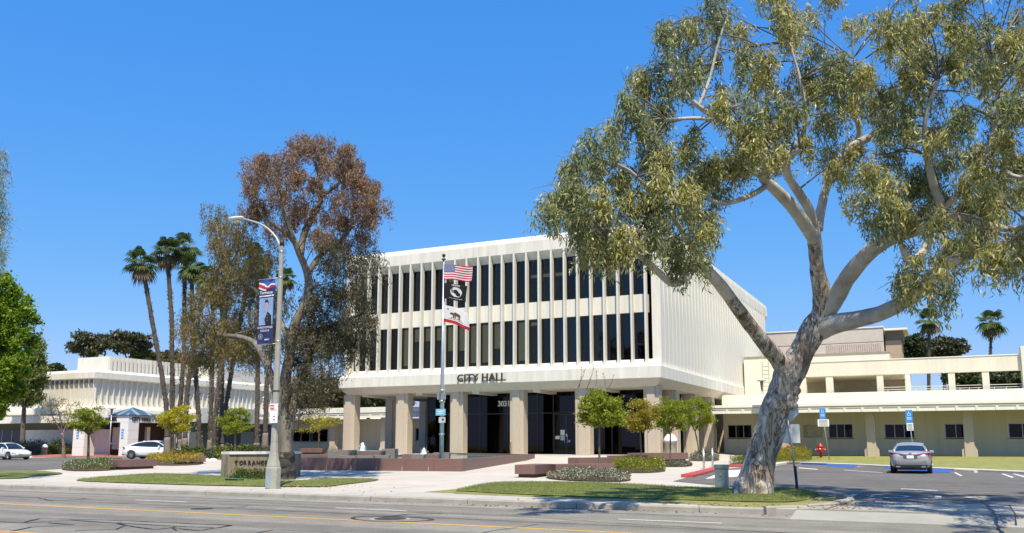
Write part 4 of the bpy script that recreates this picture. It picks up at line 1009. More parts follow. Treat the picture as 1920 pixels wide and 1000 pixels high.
for k, px in enumerate((352, 362, 371, 380, 389, 399)):
    g = atD(px, 851, 61.5); g.z = gz(g.x, g.y); t = thing('boulder', 'white boulder number %d from the left in the row before the palms' % (k+1) if False else ['white boulder at the left end of the row before the palms', 'second white boulder from the left before the palms', 'third white boulder from the left before the palms', 'fourth white boulder from the left before the palms', 'white boulder next to the right end before the palms', 'white boulder at the right end of the row before the palms'][k], 'boulder', g, 0, 'white boulders before the palms')
    bm = bmesh.new(); bmesh.ops.create_icosphere(bm, subdivisions=2, radius=.3)
    for v in bm.verts: v.co *= 1+.3*noise.noise(v.co*2+Vector((k, 0, 0))); v.co.z *= .6
    bmobj('stone', bm, stonew, t, True)

# sign wall
s0, s1 = G(427, 897), G(563, 893)
sw = thing('sign_wall', 'weathered concrete sign wall with raised civic lettering and white cap behind the lamp post', 'sign wall', (0, 0, 0))
dv = (s1-s0).normalized(); nn = Vector((-dv.y, dv.x, 0))
bm = bmesh.new(); N_ = 22; Ls = (s1-s0).length
front = [s0+dv*Ls*i/N_-nn*(.22*math.sin(math.pi*i/N_)) for i in range(N_+1)]
prism(bm, [tuple(p[:2]) for p in front]+[tuple((p+nn*.8)[:2]) for p in front[::-1]], 2, -.1, .98)
bmobj('wall', bm, mat('stained_concrete', (.17, .135, .09), .95, .3, 2.2, .3, 40, col2=(.40, .34, .25), dirt=.3, streak=True), sw)
bm = bmesh.new(); prism(bm, [tuple((p-nn*.06)[:2]) for p in front]+[tuple((p+nn*.86)[:2]) for p in front[::-1]], 2, .985, 1.09); bmobj('cap', bm, stonew, sw)
word = 'TORRANCE CIVIC'
for i, chx in enumerate(word):
    if chx == ' ': continue
    t_ = .07+i*.0545; p = s0+dv*Ls*t_-nn*(.22*math.sin(math.pi*t_)+.035)
    text('letter', chx, .235, .02, MATS['bronze_letters'], sw, (p.x, p.y, .56), dv, bold=.002)
q = atD(440, 893, 33.5); bx = thing('access_cover', 'small green plastic spotlight box in the grass before the sign wall', 'spotlight', (q.x, q.y, gz(q.x, q.y)+.05)); boxo('lid', (-.35, .35, -.15, .15, 0, .09), mat('green_plastic', (.05, .12, .08), .6), bx, bev=.02); boxo('lens', (-.3, .3, -.17, -.151, .01, .07), blk, bx)

# ---------------- lamp post with arm
lp = thing('street_lamp', 'tall octagonal concrete lamp post with flared base and curved arm at the kerb', 'street lamp', (-19.38, 22.25, .0))
oc = R(22.5)
bm = bmesh.new(); lathe(bm, [(.25, -.1), (.25, .62), (.247, .66), (.228, .69), (.228, .73), (.175, .93), (.135, 1.15), (.117, 1.45), (.112, 1.452), (.112, 1.5), (.115, 1.51), (.07, 8.0)], 8, ph=oc); bmobj('pole', bm, polec, lp)
boxo('access_panel', (-.09, .09, -.24, -.232, .03, .5), mat('blue_grey_panel', (.26, .34, .38), .6, .1, 6), lp).rotation_euler = (0, 0, R(0))
tubeo('arm', [(0, 0, 7.75), (-.25, .0, 8.25), (-.8, .0, 8.72), (-1.5, 0, 9.0), (-1.9, 0, 9.1)], [.055, .042, .036, .032, .03], mat('arm_metal', (.38, .39, .38), .5, metal=.3), lp, 8, sub=3)
bm = bmesh.new(); lathe(bm, [(.02, 0), (.13, .02), (.19, .1), (.19, .2), (.12, .32), (.03, .36)], 12)
for v in bm.verts: v.co = Vector((v.co.z*1.8-2.36, v.co.x*.85, 9.12+v.co.y*.4))
bmobj('lamp_head', bm, mat('lamp_head_grey', (.6, .61, .6), .4), lp, True)
boxo('lens', (-2.2, -1.9, -.08, .08, 9.0, 9.03), mat('lamp_lens', (.7, .7, .65), .3), lp)
for z in (7.72, 6.85, 4.72, 3.1, 2.6, 2.25): latheo('band', [(.078+(8-z)*.006, z), (.078+(8-z)*.006, z+.05)], blk if z < 3.2 else metalg, lp, 10)
latheo('pole_top', [(.08, 7.95), (.085, 8.05), (.04, 8.2)], blk, lp, 10)
# banner
bn = thing('street_banner', 'navy street banner with portrait of a uniformed sailor hanging from the lamp post', 'banner', (-19.38, 22.25, 4.7))
xr, xl, z0, z1 = -.2, -.92, 0, 2.15
def bflat(name, x0, x1, za, zb, m, dy, segs=6):
    bm = bmesh.new(); pv = None
    for i in range(segs+1):
        x = x0+(x1-x0)*i/segs; y = .03*math.sin(x*6)-dy
        r = [bm.verts.new((x, y, za)), bm.verts.new((x, y, zb)), bm.verts.new((x, y+.002, zb)), bm.verts.new((x, y+.002, za))]
        if pv:
            for k in range(4): bm.faces.new((pv[k], pv[(k+1) % 4], r[(k+1) % 4], r[k]))
        else: bm.faces.new(r)
        pv = r
    bm.faces.new(pv); return bmobj(name, bm, m, bn)
navy = mat('banner_navy', (.022, .026, .10), .6, .1); bflat('cloth', xl, xr, z0, z1, navy, 0, 10)
def poly_on(name, pts, m, dy):
    bm = bmesh.new(); f = bm.faces.new([bm.verts.new((xl+(xr-xl)*u, 0, z0+(z1-z0)*v)) for u, v in pts])
    bmesh.ops.triangulate(bm, faces=[f])
    for v in bm.verts: v.co.y = .03*math.sin(v.co.x*6)-dy
    return bmobj(name, bm, m, bn)
bred = mat('banner_red', (.55, .02, .05), .6); bwh = mat('banner_white', (.75, .75, .76), .6); bbl = mat('banner_blue', (.05, .10, .42), .6)
poly_on('ribbon', [(0, 1), (1, 1), (1, .93), (.8, .94), (.55, .90), (.3, .95), (0, .97)], bbl, .006)
poly_on('ribbon', [(0, .965), (.3, .945), (.55, .895), (.8, .935), (1, .925), (1, .905), (.8, .91), (.6, .875), (.45, .88), (.3, .91), (0, .945)], bwh, .009)
poly_on('ribbon', [(0, .94), (.3, .905), (.48, .87), (.7, .88), (1, .90), (1, .875), (.7, .86), (.5, .845), (.3, .86), (0, .90)], bred, .012)
poly_on('ribbon', [(0, .895), (.3, .855), (.5, .84), (.4, .825), (.2, .84), (0, .87)], bwh, .015)
poly_on('portrait_backdrop', [(.06, .29), (.94, .29), (.94, .715), (.06, .715)], mat('banner_sky', (.22, .34, .58), .6, .2, 4), .006)
for k in range(5): poly_on('flag_stripe', [(.07, .40+k*.06), (.26, .43+k*.06), (.26, .455+k*.06), (.07, .425+k*.06)], bwh, .009)
poly_on('title_bar', [(.04, .735), (.96, .735), (.96, .755), (.04, .755)], bwh, .006)
skin = mat('print_skin', (.58, .33, .22), .7); uni = mat('print_uniform', (.012, .012, .022), .7)
def ell(cx, cy, rx, ry, n=18): return [(cx+rx*math.cos(2*math.pi*i/n), cy+ry*math.sin(2*math.pi*i/n)) for i in range(n)]
poly_on('portrait', [(.16, .29), (.18, .43), (.34, .475), (.44, .50), (.60, .50), (.70, .475), (.85, .43), (.88, .29)], uni, .010)
poly_on('portrait', [(.43, .49), (.45, .55), (.58, .55), (.60, .49), (.52, .475)], skin, .013); poly_on('portrait', ell(.515, .59, .13, .062), skin, .016)
poly_on('portrait', [(.37, .60), (.38, .655), (.46, .685), (.58, .685), (.65, .655), (.66, .60), (.63, .635), (.52, .645), (.40, .635)], uni, .019)
for u in (.47, .56): poly_on('portrait', ell(u, .60, .018, .005, 8), uni, .019)
poly_on('portrait', ell(.515, .562, .035, .004, 8), mat('print_lip', (.3, .1, .08), .7), .019); poly_on('portrait', ell(.515, .583, .015, .008, 8), mat('print_nose', (.45, .24, .16), .7), .019)
for k in range(3):
    for u in (.43, .60): poly_on('portrait', ell(u, .45-.045*k, .018, .006, 8), mat('print_gold', (.6, .45, .15), .5), .013)
text('print', 'Torrance', .145, .001, bwh, bn, (xl+.36, -.03, z0+.775*2.15), align='CENTER', bold=.002); text('print', 'Home of', .06, .001, bwh, bn, (xl+.36, -.03, z0+.84*2.15), align='CENTER') if False else None
text('print', 'CHRISTOPHER', .10, .001, bwh, bn, (xl+.36, -.03, z0+.235*2.15), align='CENTER'); text('print', 'EGUCHI', .10, .001, bwh, bn, (xl+.36, -.03, z0+.185*2.15), align='CENTER'); text('print', 'NAVY', .075, .001, bwh, bn, (xl+.46, -.03, z0+.05*2.15), align='CENTER', bold=.002)
poly_on('crest', ell(.2, .115, .13, .045), mat('crest_grey', (.3, .32, .36), .6), .008); poly_on('crest', ell(.2, .115, .10, .034), navy, .011); poly_on('crest', ell(.2, .115, .05, .018), MATS['crest_grey'], .014)
for z in (2.17, -.02): tubeo('banner_rod', [(-.95, 0, z), (-.1, 0, z)], .015, metalg, bn, 6)
# no stopping sign on the post
def plate(name, w, h, m, parent, loc, rz=0, dy=0):
    o = boxo(name, (-w/2, w/2, -.004-dy, .004-dy, -h/2, h/2), m, parent); o.location = loc; o.rotation_euler = (0, 0, rz); return o
sgn = thing('parking_sign', 'small white and red parking sign strapped to the lamp post', 'sign', (-19.3, 22.08, 2.4), R(6))
plate('plate', .3, .62, signw, sgn, (0, 0, 0)); plate('print', .14, .13, signr, sgn, (-.06, -.01, .2)); 
text('print', 'NO', .09, .0005, signw, sgn, (-.12, -.016, .165), bold=.003)
text('print', 'STOPPING', .05, .0005, signr, sgn, (0, -.006, .08), align='CENTER'); 
for z in (-.1, -.2): plate('print', .06, .035, signr, sgn, (.02, -.008, z))

# ---------------- flagpole and flags
fp0 = atD(828, 849, 49.0); fpt = thing('flagpole', 'tall grey metal flagpole standing in the fountain before the main block', 'flagpole', (fp0.x, fp0.y, .7))
FPH = atD(829, 484, 49).z-.7
tubeo('pole', [(0, 0, -.1), (0, 0, 4.2), (0, 0, FPH)], [.125, .11, .055], metalg, fpt, 12)
latheo('ball', [(.02, FPH), (.05, FPH+.04), (.10, FPH+.12), (.10, FPH+.18), (.02, FPH+.26)], blk, fpt, 10); latheo('truck', [(.1, FPH-.12), (.14, FPH-.08), (.1, FPH-.04)], blk, fpt, 10)
for z in (1.2, 1.25, 3.0, 3.6): latheo('clamp', [(.17, z), (.17, z+.12 if z > 1.3 else z+.03)], metalg, fpt, 10)
tubeo('halyard', [(.13, -.06, 1.2), (.16, -.07, 3.5), (.10, -.05, FPH-.15)], .008, signw, fpt, 4)
boxo('floodlight', (-.24, -.1, -.16, .0, 3.15, 3.5), metalg, fpt); boxo('floodlight', (.1, .24, -.16, .0, 3.15, 3.5), metalg, fpt)
fs1 = thing('pole_sign', 'light blue notice plate on the flagpole', 'sign', (fp0.x, fp0.y-.16, .7+2.45)); plate('plate', .62, .36, mat('light_blue_sign', (.20, .48, .66), .5), fs1, (0, 0, 0)); plate('print', .4, .05, signw, fs1, (0, -.01, .05)); plate('print', .3, .04, signw, fs1, (0, -.01, -.06))
fs2 = thing('pole_sign', 'small grey notice plate below the light blue one on the flagpole', 'sign', (fp0.x+.1, fp0.y-.16, .7+2.02)); plate('plate', .42, .3, mat('pale_sign', (.5, .52, .52), .5), fs2, (0, 0, 0)); plate('print', .12, .12, inkm, fs2, (.06, -.01, .02))
def flag_map(L, Hh, ph, droop, sx=1.0, lift=0, fold=.13):
    def f(u, v):
        x = u*L*(.93-.04*math.sin(ph)); amp = fold*u**.7
        y = -.15+amp*math.sin(7.5*u+ph+1.2*(1-v))+.10*u*math.sin(3*u+ph)
        z = -(1-v)*Hh-droop*(u**1.25)*1.0+.05*math.sin(6*u+ph*1.3)*u+lift*u*v
        return Vector((x*math.cos(.25), y+x*.25, z))
    return f
def flag(name, label, L, Hh, z, fmap, cell, mats, n=66, mrows=39):
    t = thing(name, label, 'flag', (fp0.x+.1, fp0.y, z), 0, 'flags on the pole')
    bm = bmesh.new(); vs = [[bm.verts.new(fmap(i/n, j/mrows)) for j in range(mrows+1)] for i in range(n+1)]
    for i in range(n):
        for j in range(mrows):
            bm.faces.new((vs[i][j], vs[i+1][j], vs[i+1][j+1], vs[i][j+1])).material_index = cell((i+.5)/n, (j+.5)/mrows, i, j)
    me = bpy.data.meshes.new('cloth'); bm.to_mesh(me); bm.free()
    o = link('cloth', me, None, t, True)
    for m in mats: me.materials.append(m)
    md = o.modifiers.new('thick', 'SOLIDIFY'); md.thickness = .004
    return t
def cloth(name, c):
    m = mat(name, c, .75, .04, 20); nt = m.node_tree; N = nt.nodes; L = nt.links
    if 'tl' not in N:
        t = N.new('ShaderNodeBsdfTranslucent'); t.name = 'tl'; t.inputs[0].default_value = (*c, 1); mx = N.new('ShaderNodeMixShader'); mx.inputs[0].default_value = .3
        L.new(N['Principled BSDF'].outputs[0], mx.inputs[1]); L.new(t.outputs[0], mx.inputs[2]); L.new(mx.outputs[0], N['Material Output'].inputs[0])
    return m
cr_, cw_, cb_, ck_ = cloth('flag_red', (.55, .02, .05)), cloth('flag_white', (.78, .78, .78)), cloth('flag_blue', (.03, .05, .25)), cloth('flag_black', (.012, .012, .018))
def usa(u, v, i, j):
    s = int((1-v)*13)
    if u < .41 and s < 7:
        # rows of stars on the blue canton
        r = (1-v)*13/7*9; c = u/.41*11; ri, ci = int(r), int(c)
        if (ri+ci) % 2 == 0 and .2 < r-ri < .85 and .15 < c-ci < .85 and 0 < u: return 1
        return 2
    return 0 if s % 2 == 0 else 1
def pow_(u, v, i, j):
    x, y = (u-.5)*1.55, v-.52
    r = math.hypot(x, y)
    if r < .30:
        hx, hy = x+.02, y-.02      # bowed head silhouette
        if math.hypot(hx, hy) < .13 or (-.20 < y < -.05 and -.02 < x < .18) or (math.hypot(x-.1, y+.12) < .12): return 1
        if x < -.17 and y > -.05 and abs(x+.19) < .035: return 1
        return 0
    if abs(y-.40) < .045 and abs(x) < .2 and int((x+1)*22) % 2: return 0
    if abs(y+.40) < .02 and abs(x) < .38 and int((x+1)*30) % 3: return 0
    return 1
def cal(u, v, i, j):
    if v < .19: return 0
    x, y = (u-.52)*1.55, v-.55
    body = (abs((x)/.27)**2.2+abs((y-.02)/.10)**2.2 < 1)
    hump = math.hypot(x+.10, (y-.08)*1.2) < .09
    head = math.hypot((x+.30)/1.2, y-.03) < .075 or (-.40 < x < -.3 and -.04 < y < .03)
    legs = any(abs(x-c) < .038 and -.19 < y < -.02 for c in (-.22, -.12, .12, .22))
    if body or hump or head or legs: return 2
    if -.215 < y < -.185 and abs(x) < .36: return 3
    if math.hypot(x+.50, y-.26) < .05: return 0
    if -.31 < y < -.25 and abs(x) < .48 and int((x+1)*26) % 2 and abs(x-.03) > .04: return 4
    return 1
flag('national_flag', 'red white and blue striped national flag, topmost on the pole', 1.55, 1.0, atD(832, 497, 49).z, flag_map(1.75, .88, .4, .16, fold=.2), usa, [cr_, cw_, cb_], 77, 52)
flag('memorial_flag', 'black flag with white disc and silhouette, middle of three', 1.5, .95, atD(832, 531, 49).z, flag_map(1.62, .92, 2.2, .34, lift=.02, fold=.22), pow_, [cw_, ck_])
flag('state_flag', 'white bear flag with red bottom stripe, lowest of three', 1.45, .95, atD(832, 573, 49).z, flag_map(1.55, .95, 4.1, .50, fold=.2), cal, [cr_, cw_, cloth('bear_brown', (.16, .07, .035)), cloth('bear_grass', (.10, .20, .08)), cloth('print_grey', (.12, .1, .1))], 80, 52)

# ---------------- path lamps, bollards, cabinet, hydrants, sign posts
def path_lamp(label, q, ytop, hgt=None):
    g = G(*q); D = depth(g); h = atD(q[0], ytop, D).z-g.z
    t = thing('path_lamp', label, 'path lamp', g, 0, 'path lamps with flat round hats')
    tubeo('post', [(0, 0, 0), (0, 0, h*.86)], [.06, .05], metalg, t, 8); latheo('lamp_body', [(.05, h*.84), (.13, h*.93), (.14, h*.965)], mat('lamp_grey', (.25, .26, .26), .5), t, 10)
    latheo('hat', [(.36, h*.966), (.37, h*.99), (.1, h)], mat('hat_white', (.7, .7, .68), .5), t, 16); return t
path_lamp('path lamp between the pavilion and the crape myrtle', (204, 856), 764)
path_lamp('path lamp left of the tall concrete lamp post', (493, 850), 744)
path_lamp('path lamp partly hidden by the big leaning trunk', (1434, 862), 710)
for px, lb in ((1320, 'steel bollard with yellow band nearer the young tree'), (1336.5, 'steel bollard with yellow band nearer the green cabinet')):
    g = G(px, 880 if px < 1330 else 876); t = thing('bollard', lb, 'bollard', g, 0, 'steel bollards by the lot')
    tubeo('post', [(0, 0, -.05), (0, 0, 1.05)], .065, steel, t, 12); latheo('band', [(.068, .93), (.068, 1.0)], mat('reflective_yellow', (.65, .6, .05), .5), t, 12); latheo('cap', [(.066, 1.05), (.05, 1.11), (.01, 1.14)], steel, t, 12)
g = G(1354, 916); t = thing('utility_cabinet', 'grey green metal utility cabinet on the verge left of the big trunk', 'utility cabinet', g)
boxo('body', (-.19, .19, -.17, .17, -.02, .62), greenbox, t, bev=.008); boxo('lid', (-.205, .205, -.185, .185, .625, .76), greenbox, t, bev=.012)
boxo('latch', (-.03, .03, -.186, -.172, .4, .48), metalg, t)
def hydrant(label, q, h, style):
    g = G(*q); t = thing('fire_hydrant', label, 'hydrant', g, 0, 'red hydrants by the wing'); s = h
    if style:
        latheo('body', [(.10, 0), (.10, .40*s), (.2, .42*s), (.2, .47*s), (.19, .5*s), (.2, .72*s), (.22, .73*s), (.2, .8*s), (.12, .92*s), (.05, .96*s), (.05, 1*s)], red_m, t, 12)
        for a in (-1, 1, 0):
            d = Vector((a, -.3 if a else -1, 0)).normalized(); z = .6*s
            tubeo('outlet', [d*.1+Vector((0, 0, z)), d*.36+Vector((0, 0, z-.05*abs(a)))], .085, red_m, t, 8); tubeo('outlet_cap', [d*.362+Vector((0, 0, z-.05*abs(a))), d*.40+Vector((0, 0, z-.06*abs(a)))], .09, metalg, t, 8)
    else:
        latheo('body', [(.10, 0), (.10, .5*s), (.14, .52*s), (.14, .6*s), (.09, .66*s), (.09, .8*s), (.15, .82*s), (.15, .9*s), (.06, .98*s), (.02, 1*s)], red_m, t, 12)
        tubeo('outlet', [(0, -.1, .7*s), (0, -.24, .7*s)], .06, metalg, t, 8)
hydrant('slim tall red hydrant standing in the yellow flowers', (1481, 865), 1.25, 0); hydrant('squat red hydrant with side outlets on the lawn by the blue sign', (1539.5, 860), 1.2, 1)
# accessible parking signs
def psign(label, q, ytop, lean, two):
    g = G(*q); D = depth(g); s = D/FPX; t = thing('parking_sign', label, 'sign', g, R(14), 'blue accessible parking signs')
    h = (q[1]-ytop)*s; tubeo('post', [(0, 0, -.05), (lean, 0, h)], .035, metalg, t, 6)
    bw = .42
    o = plate('blue_plate', bw, .82, signb, t, (lean*.9, -.05, h-.38)); 
    # wheelchair symbol and print
    text('symbol', 'i', .01, .0005, signw, t, (0, 0, -1)) if False else None
    bm = bmesh.new(); c = Vector((lean*.9, -.058, h-.2)); tube(bm, [c+Vector((.09*math.cos(a), 0, .09*math.sin(a)-.04)) for a in np.linspace(2.2, 6.3, 10)], [.014]*10, 5); tube(bm, [c+Vector((-.03, 0, .14)), c+Vector((-.02, 0, .02)), c+Vector((.06, 0, .02)), c+Vector((.10, 0, -.08))], [.016]*4, 5)
    bmobj('symbol', bm, signw, t)
    for k in range(2): plate('print', .28, .035, signw, t, (lean*.9, -.058, h-.46-.09*k))
    w2, h2 = (.80, .52) if two else (.40, .48)
    plate('white_plate', w2, h2, signw, t, (lean*.85+.01, -.052, h-.80-h2/2))
    for k in range(5): plate('print', w2*.75, .03, inkm, t, (lean*.85+.01, -.06, h-.88-k*h2*.17))
psign('leaning blue parking sign with wide white plate above the squat hydrant', (1555.5, 864), 768, -.38, True)
psign('blue parking sign with narrow white plates behind the silver sedan', (1716, 870), 772, -.22, False)
g = Vector((-2.35, 23.95, .05)); g = G(1495, 921)
t = thing('stop_sign', 'back of an octagonal sign above a square one on a post by the big trunk', 'sign', g, R(0)); D = depth(g); s = D/FPX
tubeo('post', [(0, 0, -.1), (-.10, 0, 80*s), (-.28, 0, 178*s)], [.03, .03, .03], metalg, t, 6); boxo('blue_sleeve', (-.036, .036, -.036, .036, 0, .75), mat('navy_sleeve', (.02, .02, .09), .6), t).rotation_euler = (0, R(-2.5), 0)
bm = bmesh.new(); lathe(bm, [(.375, 0), (.375, .01)], 8, ph=oc)
for v in bm.verts: v.co = Vector((v.co.x, v.co.z+.03, v.co.y))
o = bmobj('octagon_plate', bm, mat('sign_back', (.62, .65, .65), .45, .06, 3, metal=.15), t); o.location = (-.21, 0, 150*s)
o = boxo('square_plate', (-.35, .35, .03, .04, -.27, .30), MATS['sign_back'], t, bev=.0); o.location = (-.2, 0, 104*s)

# ================================================================== TREES
def bark_mottled():
    m = bpy.data.materials.new('mottled_gum_bark'); m.use_nodes = True; nt = m.node_tree; N = nt.nodes; L = nt.links; P = N['Principled BSDF']
    P.inputs['Roughness'].default_value = .8
    tc = N.new('ShaderNodeTexCoord'); mp = N.new('ShaderNodeMapping'); mp.inputs['Scale'].default_value = (1, 1, .38); L.new(tc.outputs['Object'], mp.inputs[0])
    def nz(sc, det, w=0):
        n = N.new('ShaderNodeTexNoise'); n.inputs['Scale'].default_value = sc; n.inputs['Detail'].default_value = det; n.inputs['Roughness'].default_value = .6; n.inputs['Distortion'].default_value = w
        L.new(mp.outputs[0], n.inputs[0]); return n
    def ramp(src, stops):
        r = N.new('ShaderNodeValToRGB'); L.new(src, r.inputs[0]); E = r.color_ramp.elements
        for i, (p, c) in enumerate(stops):
            e = E[i] if i < 2 else E.new(p); e.position = p; e.color = (*c, 1)
        return r
    a = ramp(nz(1.6, 6, .6).outputs[0], [(.30, (.20, .17, .14)), (.40, (.42, .37, .32)), (.50, (.60, .57, .52)), (.58, (.44, .36, .26)), (.68, (.60, .58, .52))])
    b = ramp(nz(1.1, 3, .4).outputs[0], [(.52, (0, 0, 0)), (.62, (1, 1, 1))])
    c = ramp(nz(2.6, 5, 1.2).outputs[0], [(.585, (0, 0, 0)), (.64, (1, 1, 1))])
    m1 = N.new('ShaderNodeMix'); m1.data_type = 'RGBA'; L.new(b.outputs[0], m1.inputs[0]); L.new(a.outputs[0], m1.inputs[6]); m1.inputs[7].default_value = (.22, .125, .07, 1)
    m1f = N.new('ShaderNodeMath'); m1f.operation = 'MULTIPLY'; m1f.inputs[1].default_value = .55; L.new(b.outputs[0], m1f.inputs[0]); L.new(m1f.outputs[0], m1.inputs[0])
    m2 = N.new('ShaderNodeMix'); m2.data_type = 'RGBA'; L.new(c.outputs[0], m2.inputs[0]); L.new(m1.outputs[2], m2.inputs[6]); m2.inputs[7].default_value = (.15, .12, .095, 1)
    mp2 = N.new('ShaderNodeMapping'); mp2.inputs['Scale'].default_value = (1, 1, .16); L.new(tc.outputs['Object'], mp2.inputs[0])
    fz = N.new('ShaderNodeTexNoise'); fz.inputs['Scale'].default_value = 6.5; fz.inputs['Detail'].default_value = 7; fz.inputs['Roughness'].default_value = .66; fz.inputs['Distortion'].default_value = .8; L.new(mp2.outputs[0], fz.inputs[0])
    fr = ramp(fz.outputs[0], [(.47, (1, 1, 1)), (.492, (.30, .27, .24)), (.50, (.13, .11, .10)), (.508, (.32, .28, .25)), (.535, (1, 1, 1))])
    lowm = ramp(nz(.9, 4, .3).outputs[0], [(.46, (.08, .08, .08)), (.60, (.95, .95, .95))])
    m3 = N.new('ShaderNodeMix'); m3.data_type = 'RGBA'; m3.blend_type = 'MULTIPLY'; L.new(lowm.outputs[0], m3.inputs[0]); L.new(m2.outputs[2], m3.inputs[6]); L.new(fr.outputs[0], m3.inputs[7])
    L.new(m3.outputs[2], P.inputs['Base Color'])
    bp0 = N.new('ShaderNodeBump'); bp0.inputs['Strength'].default_value = .8; bp0.inputs['Distance'].default_value = .09; L.new(fr.outputs[0], bp0.inputs['Height'])
    n3 = nz(9, 6, .5); bp = N.new('ShaderNodeBump'); bp.inputs['Strength'].default_value = 1; bp.inputs['Distance'].default_value = .07
    L.new(n3.outputs[0], bp.inputs['Height']); L.new(bp0.outputs[0], bp.inputs['Normal']); L.new(bp.outputs[0], P.inputs['Normal']); return m
gum = bark_mottled()
gums = mat('smooth_gum_bark', (.36, .33, .29), .75, .2, 2.2, .35, 14, col2=(.66, .63, .57), dirt=.3)
greyb = mat('grey_gum_bark', (.085, .072, .06), .9, .2, 3, .8, 25, col2=(.27, .235, .195), dirt=.25, streak=True)
charb = mat('charred_bark', (.010, .009, .009), .9, .3, 7, 1, 25, col2=(.085, .075, .07))
class Skel:
    def __init__(s): s.nodes = []
    def add(s, pts, rads):
        for a, b, r in zip(pts, pts[1:], rads):
            for k in range(4): s.nodes.append((a.lerp(b, k/4), r))
        s.nodes.append((pts[-1], rads[-1]))
    def near(s, p): return min(s.nodes, key=lambda n: (n[0]-p).length+.12*max(0, n[0].z-p.z))
def limbs(paths, parent, m, O, lump=.07, n=12, sub=4, name='limb'):
    sk = Skel()
    for pth in paths:
        pts = [atD(x, y, D) for x, y, r, D in pth]; rads = [r*D/FPX for x, y, r, D in pth]
        sk.add(pts, rads); bm = bmesh.new(); tube(bm, [p-O for p in pts], rads, n, lump=lump, lscale=2.2, sub=sub); bmobj(name, bm, m, parent, True)
    return sk
def twigs(sk, centers, parent, m, O, r0=.03, name='branch'):
    bm = bmesh.new()
    for c in centers:
        q, r = sk.near(c); d = c-q; L = d.length
        if L < .1 or L > 2.8: continue
        mid = q+d*.5+Vector((random.uniform(-.1, .1), random.uniform(-.1, .1), random.uniform(0, .18)))*L
        tube(bm, [q-O, mid-O, c-O], [min(r*.5, r0), r0*.6, .007], 5, sub=4, cap=False)
        for _ in range(5):
            e = c+Vector(rng.normal(size=3))*.24; s = q.lerp(c, random.uniform(.5, .95)); tube(bm, [s-O, s.lerp(e, .5)+Vector((0, 0, .08))-O, e-O], [.011, .008, .004], 4, cap=False)
    bmobj(name, bm, m, parent, True)['kind'] = 'stuff'
def gum_leaves(centers, rr, per, m, parent, O, L=(.11, .2), Wf=.16, droop=.9, hang=.35, name='crown', spr=26, flat=.8):
    C = np.array([tuple(c-O) for c in centers]); K = len(C); rr = np.array(rr)
    ns = max(1, per//spr)
    cid = np.repeat(np.arange(K), ns); S_ = unit(rng.normal(size=(K*ns, 3)))*rng.uniform(.25, 1.0, (K*ns, 1))**.6
    S_ = C[cid]+S_*np.stack([rr[cid], rr[cid], rr[cid]*flat], 1)
    sid = np.repeat(np.arange(K*ns), spr); n = len(sid)
    h = rng.uniform(.3, 1.2, K*ns)*hang*2; t = rng.random(n)
    sway = rng.normal(0, .12, (K*ns, 2))
    P = S_[sid].copy(); P[:, 2] -= t*h[sid]; P[:, :2] += sway[sid]*t[:, None]+rng.normal(0, .055, (n, 2)); P[:, 2] += rng.normal(0, .05, n)
    D = rng.normal(size=(n, 3))*.55; D[:, 2] -= droop
    Ln = rng.uniform(*L, n); return leaves(name, P, D, Ln, Ln*Wf, m, parent, curl=.25)
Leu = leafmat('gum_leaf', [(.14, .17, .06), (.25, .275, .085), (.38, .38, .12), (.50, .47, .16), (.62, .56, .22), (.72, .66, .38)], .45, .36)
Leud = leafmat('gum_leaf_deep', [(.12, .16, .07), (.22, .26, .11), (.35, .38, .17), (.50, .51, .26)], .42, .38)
# ---- big leaning gum tree
base = G(1413, 926); big = thing('eucalyptus_tree', 'huge leaning gum tree with mottled grey trunk and spreading olive crown at the lot corner', 'tree', base); O = Vector(big.location)
tr = [(1414, 936, 45, 25.3), (1415, 922, 37, 25.3), (1421, 895, 32, 25.3), (1428, 860, 28, 25.3), (1439, 820, 27, 25.2), (1451, 775, 25, 25.1), (1466, 735, 26, 25), (1479, 705, 27, 24.9), (1494, 678, 25, 24.8), (1512, 645, 23, 24.7), (1528, 612, 23, 24.6), (1541, 588, 21, 24.5), (1542, 560, 18, 24.3), (1534, 515, 14, 24), (1529, 470, 13, 23.7), (1526, 436, 13, 23.5)]
bm = bmesh.new(); pts = [atD(x, y, D) for x, y, r, D in tr]; tube(bm, [p-O for p in pts], [r*D/FPX for x, y, r, D in tr], 40, lump=.11, lscale=1.9, sub=9)
for v in bm.verts:      # buttress flutes towards the ground
    z = v.co.z; w = max(0, 1-z/2.6)
    c = Vector((0, 0, 0))+(pts[1]-O)*(1-min(1, z/2.6)); a = math.atan2(v.co.y, v.co.x)
    k = 1+.10*w*math.sin(5*a+1.3*z)+.07*w*math.sin(9*a+2*z); v.co.x = v.co.x*k; v.co.y = v.co.y*k
    f = .035*noise.noise(Vector((v.co.x*5, v.co.y*5, v.co.z*1.1))); v.co += v.co.normalized()*0+Vector((math.cos(a), math.sin(a), 0))*f
bmobj('trunk', bm, gum, big, True)
bm = bmesh.new()
for (x, y, r) in ((1478, 752, 17), (1487, 735, 13), (1505, 690, 9)):     # burl and bark knots
    c = atD(x, y, 24.75)-O; u = bmesh.ops.create_icosphere(bm, subdivisions=3, radius=r*24.7/FPX, matrix=Matrix.Translation(c))
    for v in u['verts']: v.co += (v.co-c)*.55*noise.noise(v.co*6)
bmobj('burl', bm, gum, big, True)['kind'] = 'stuff'
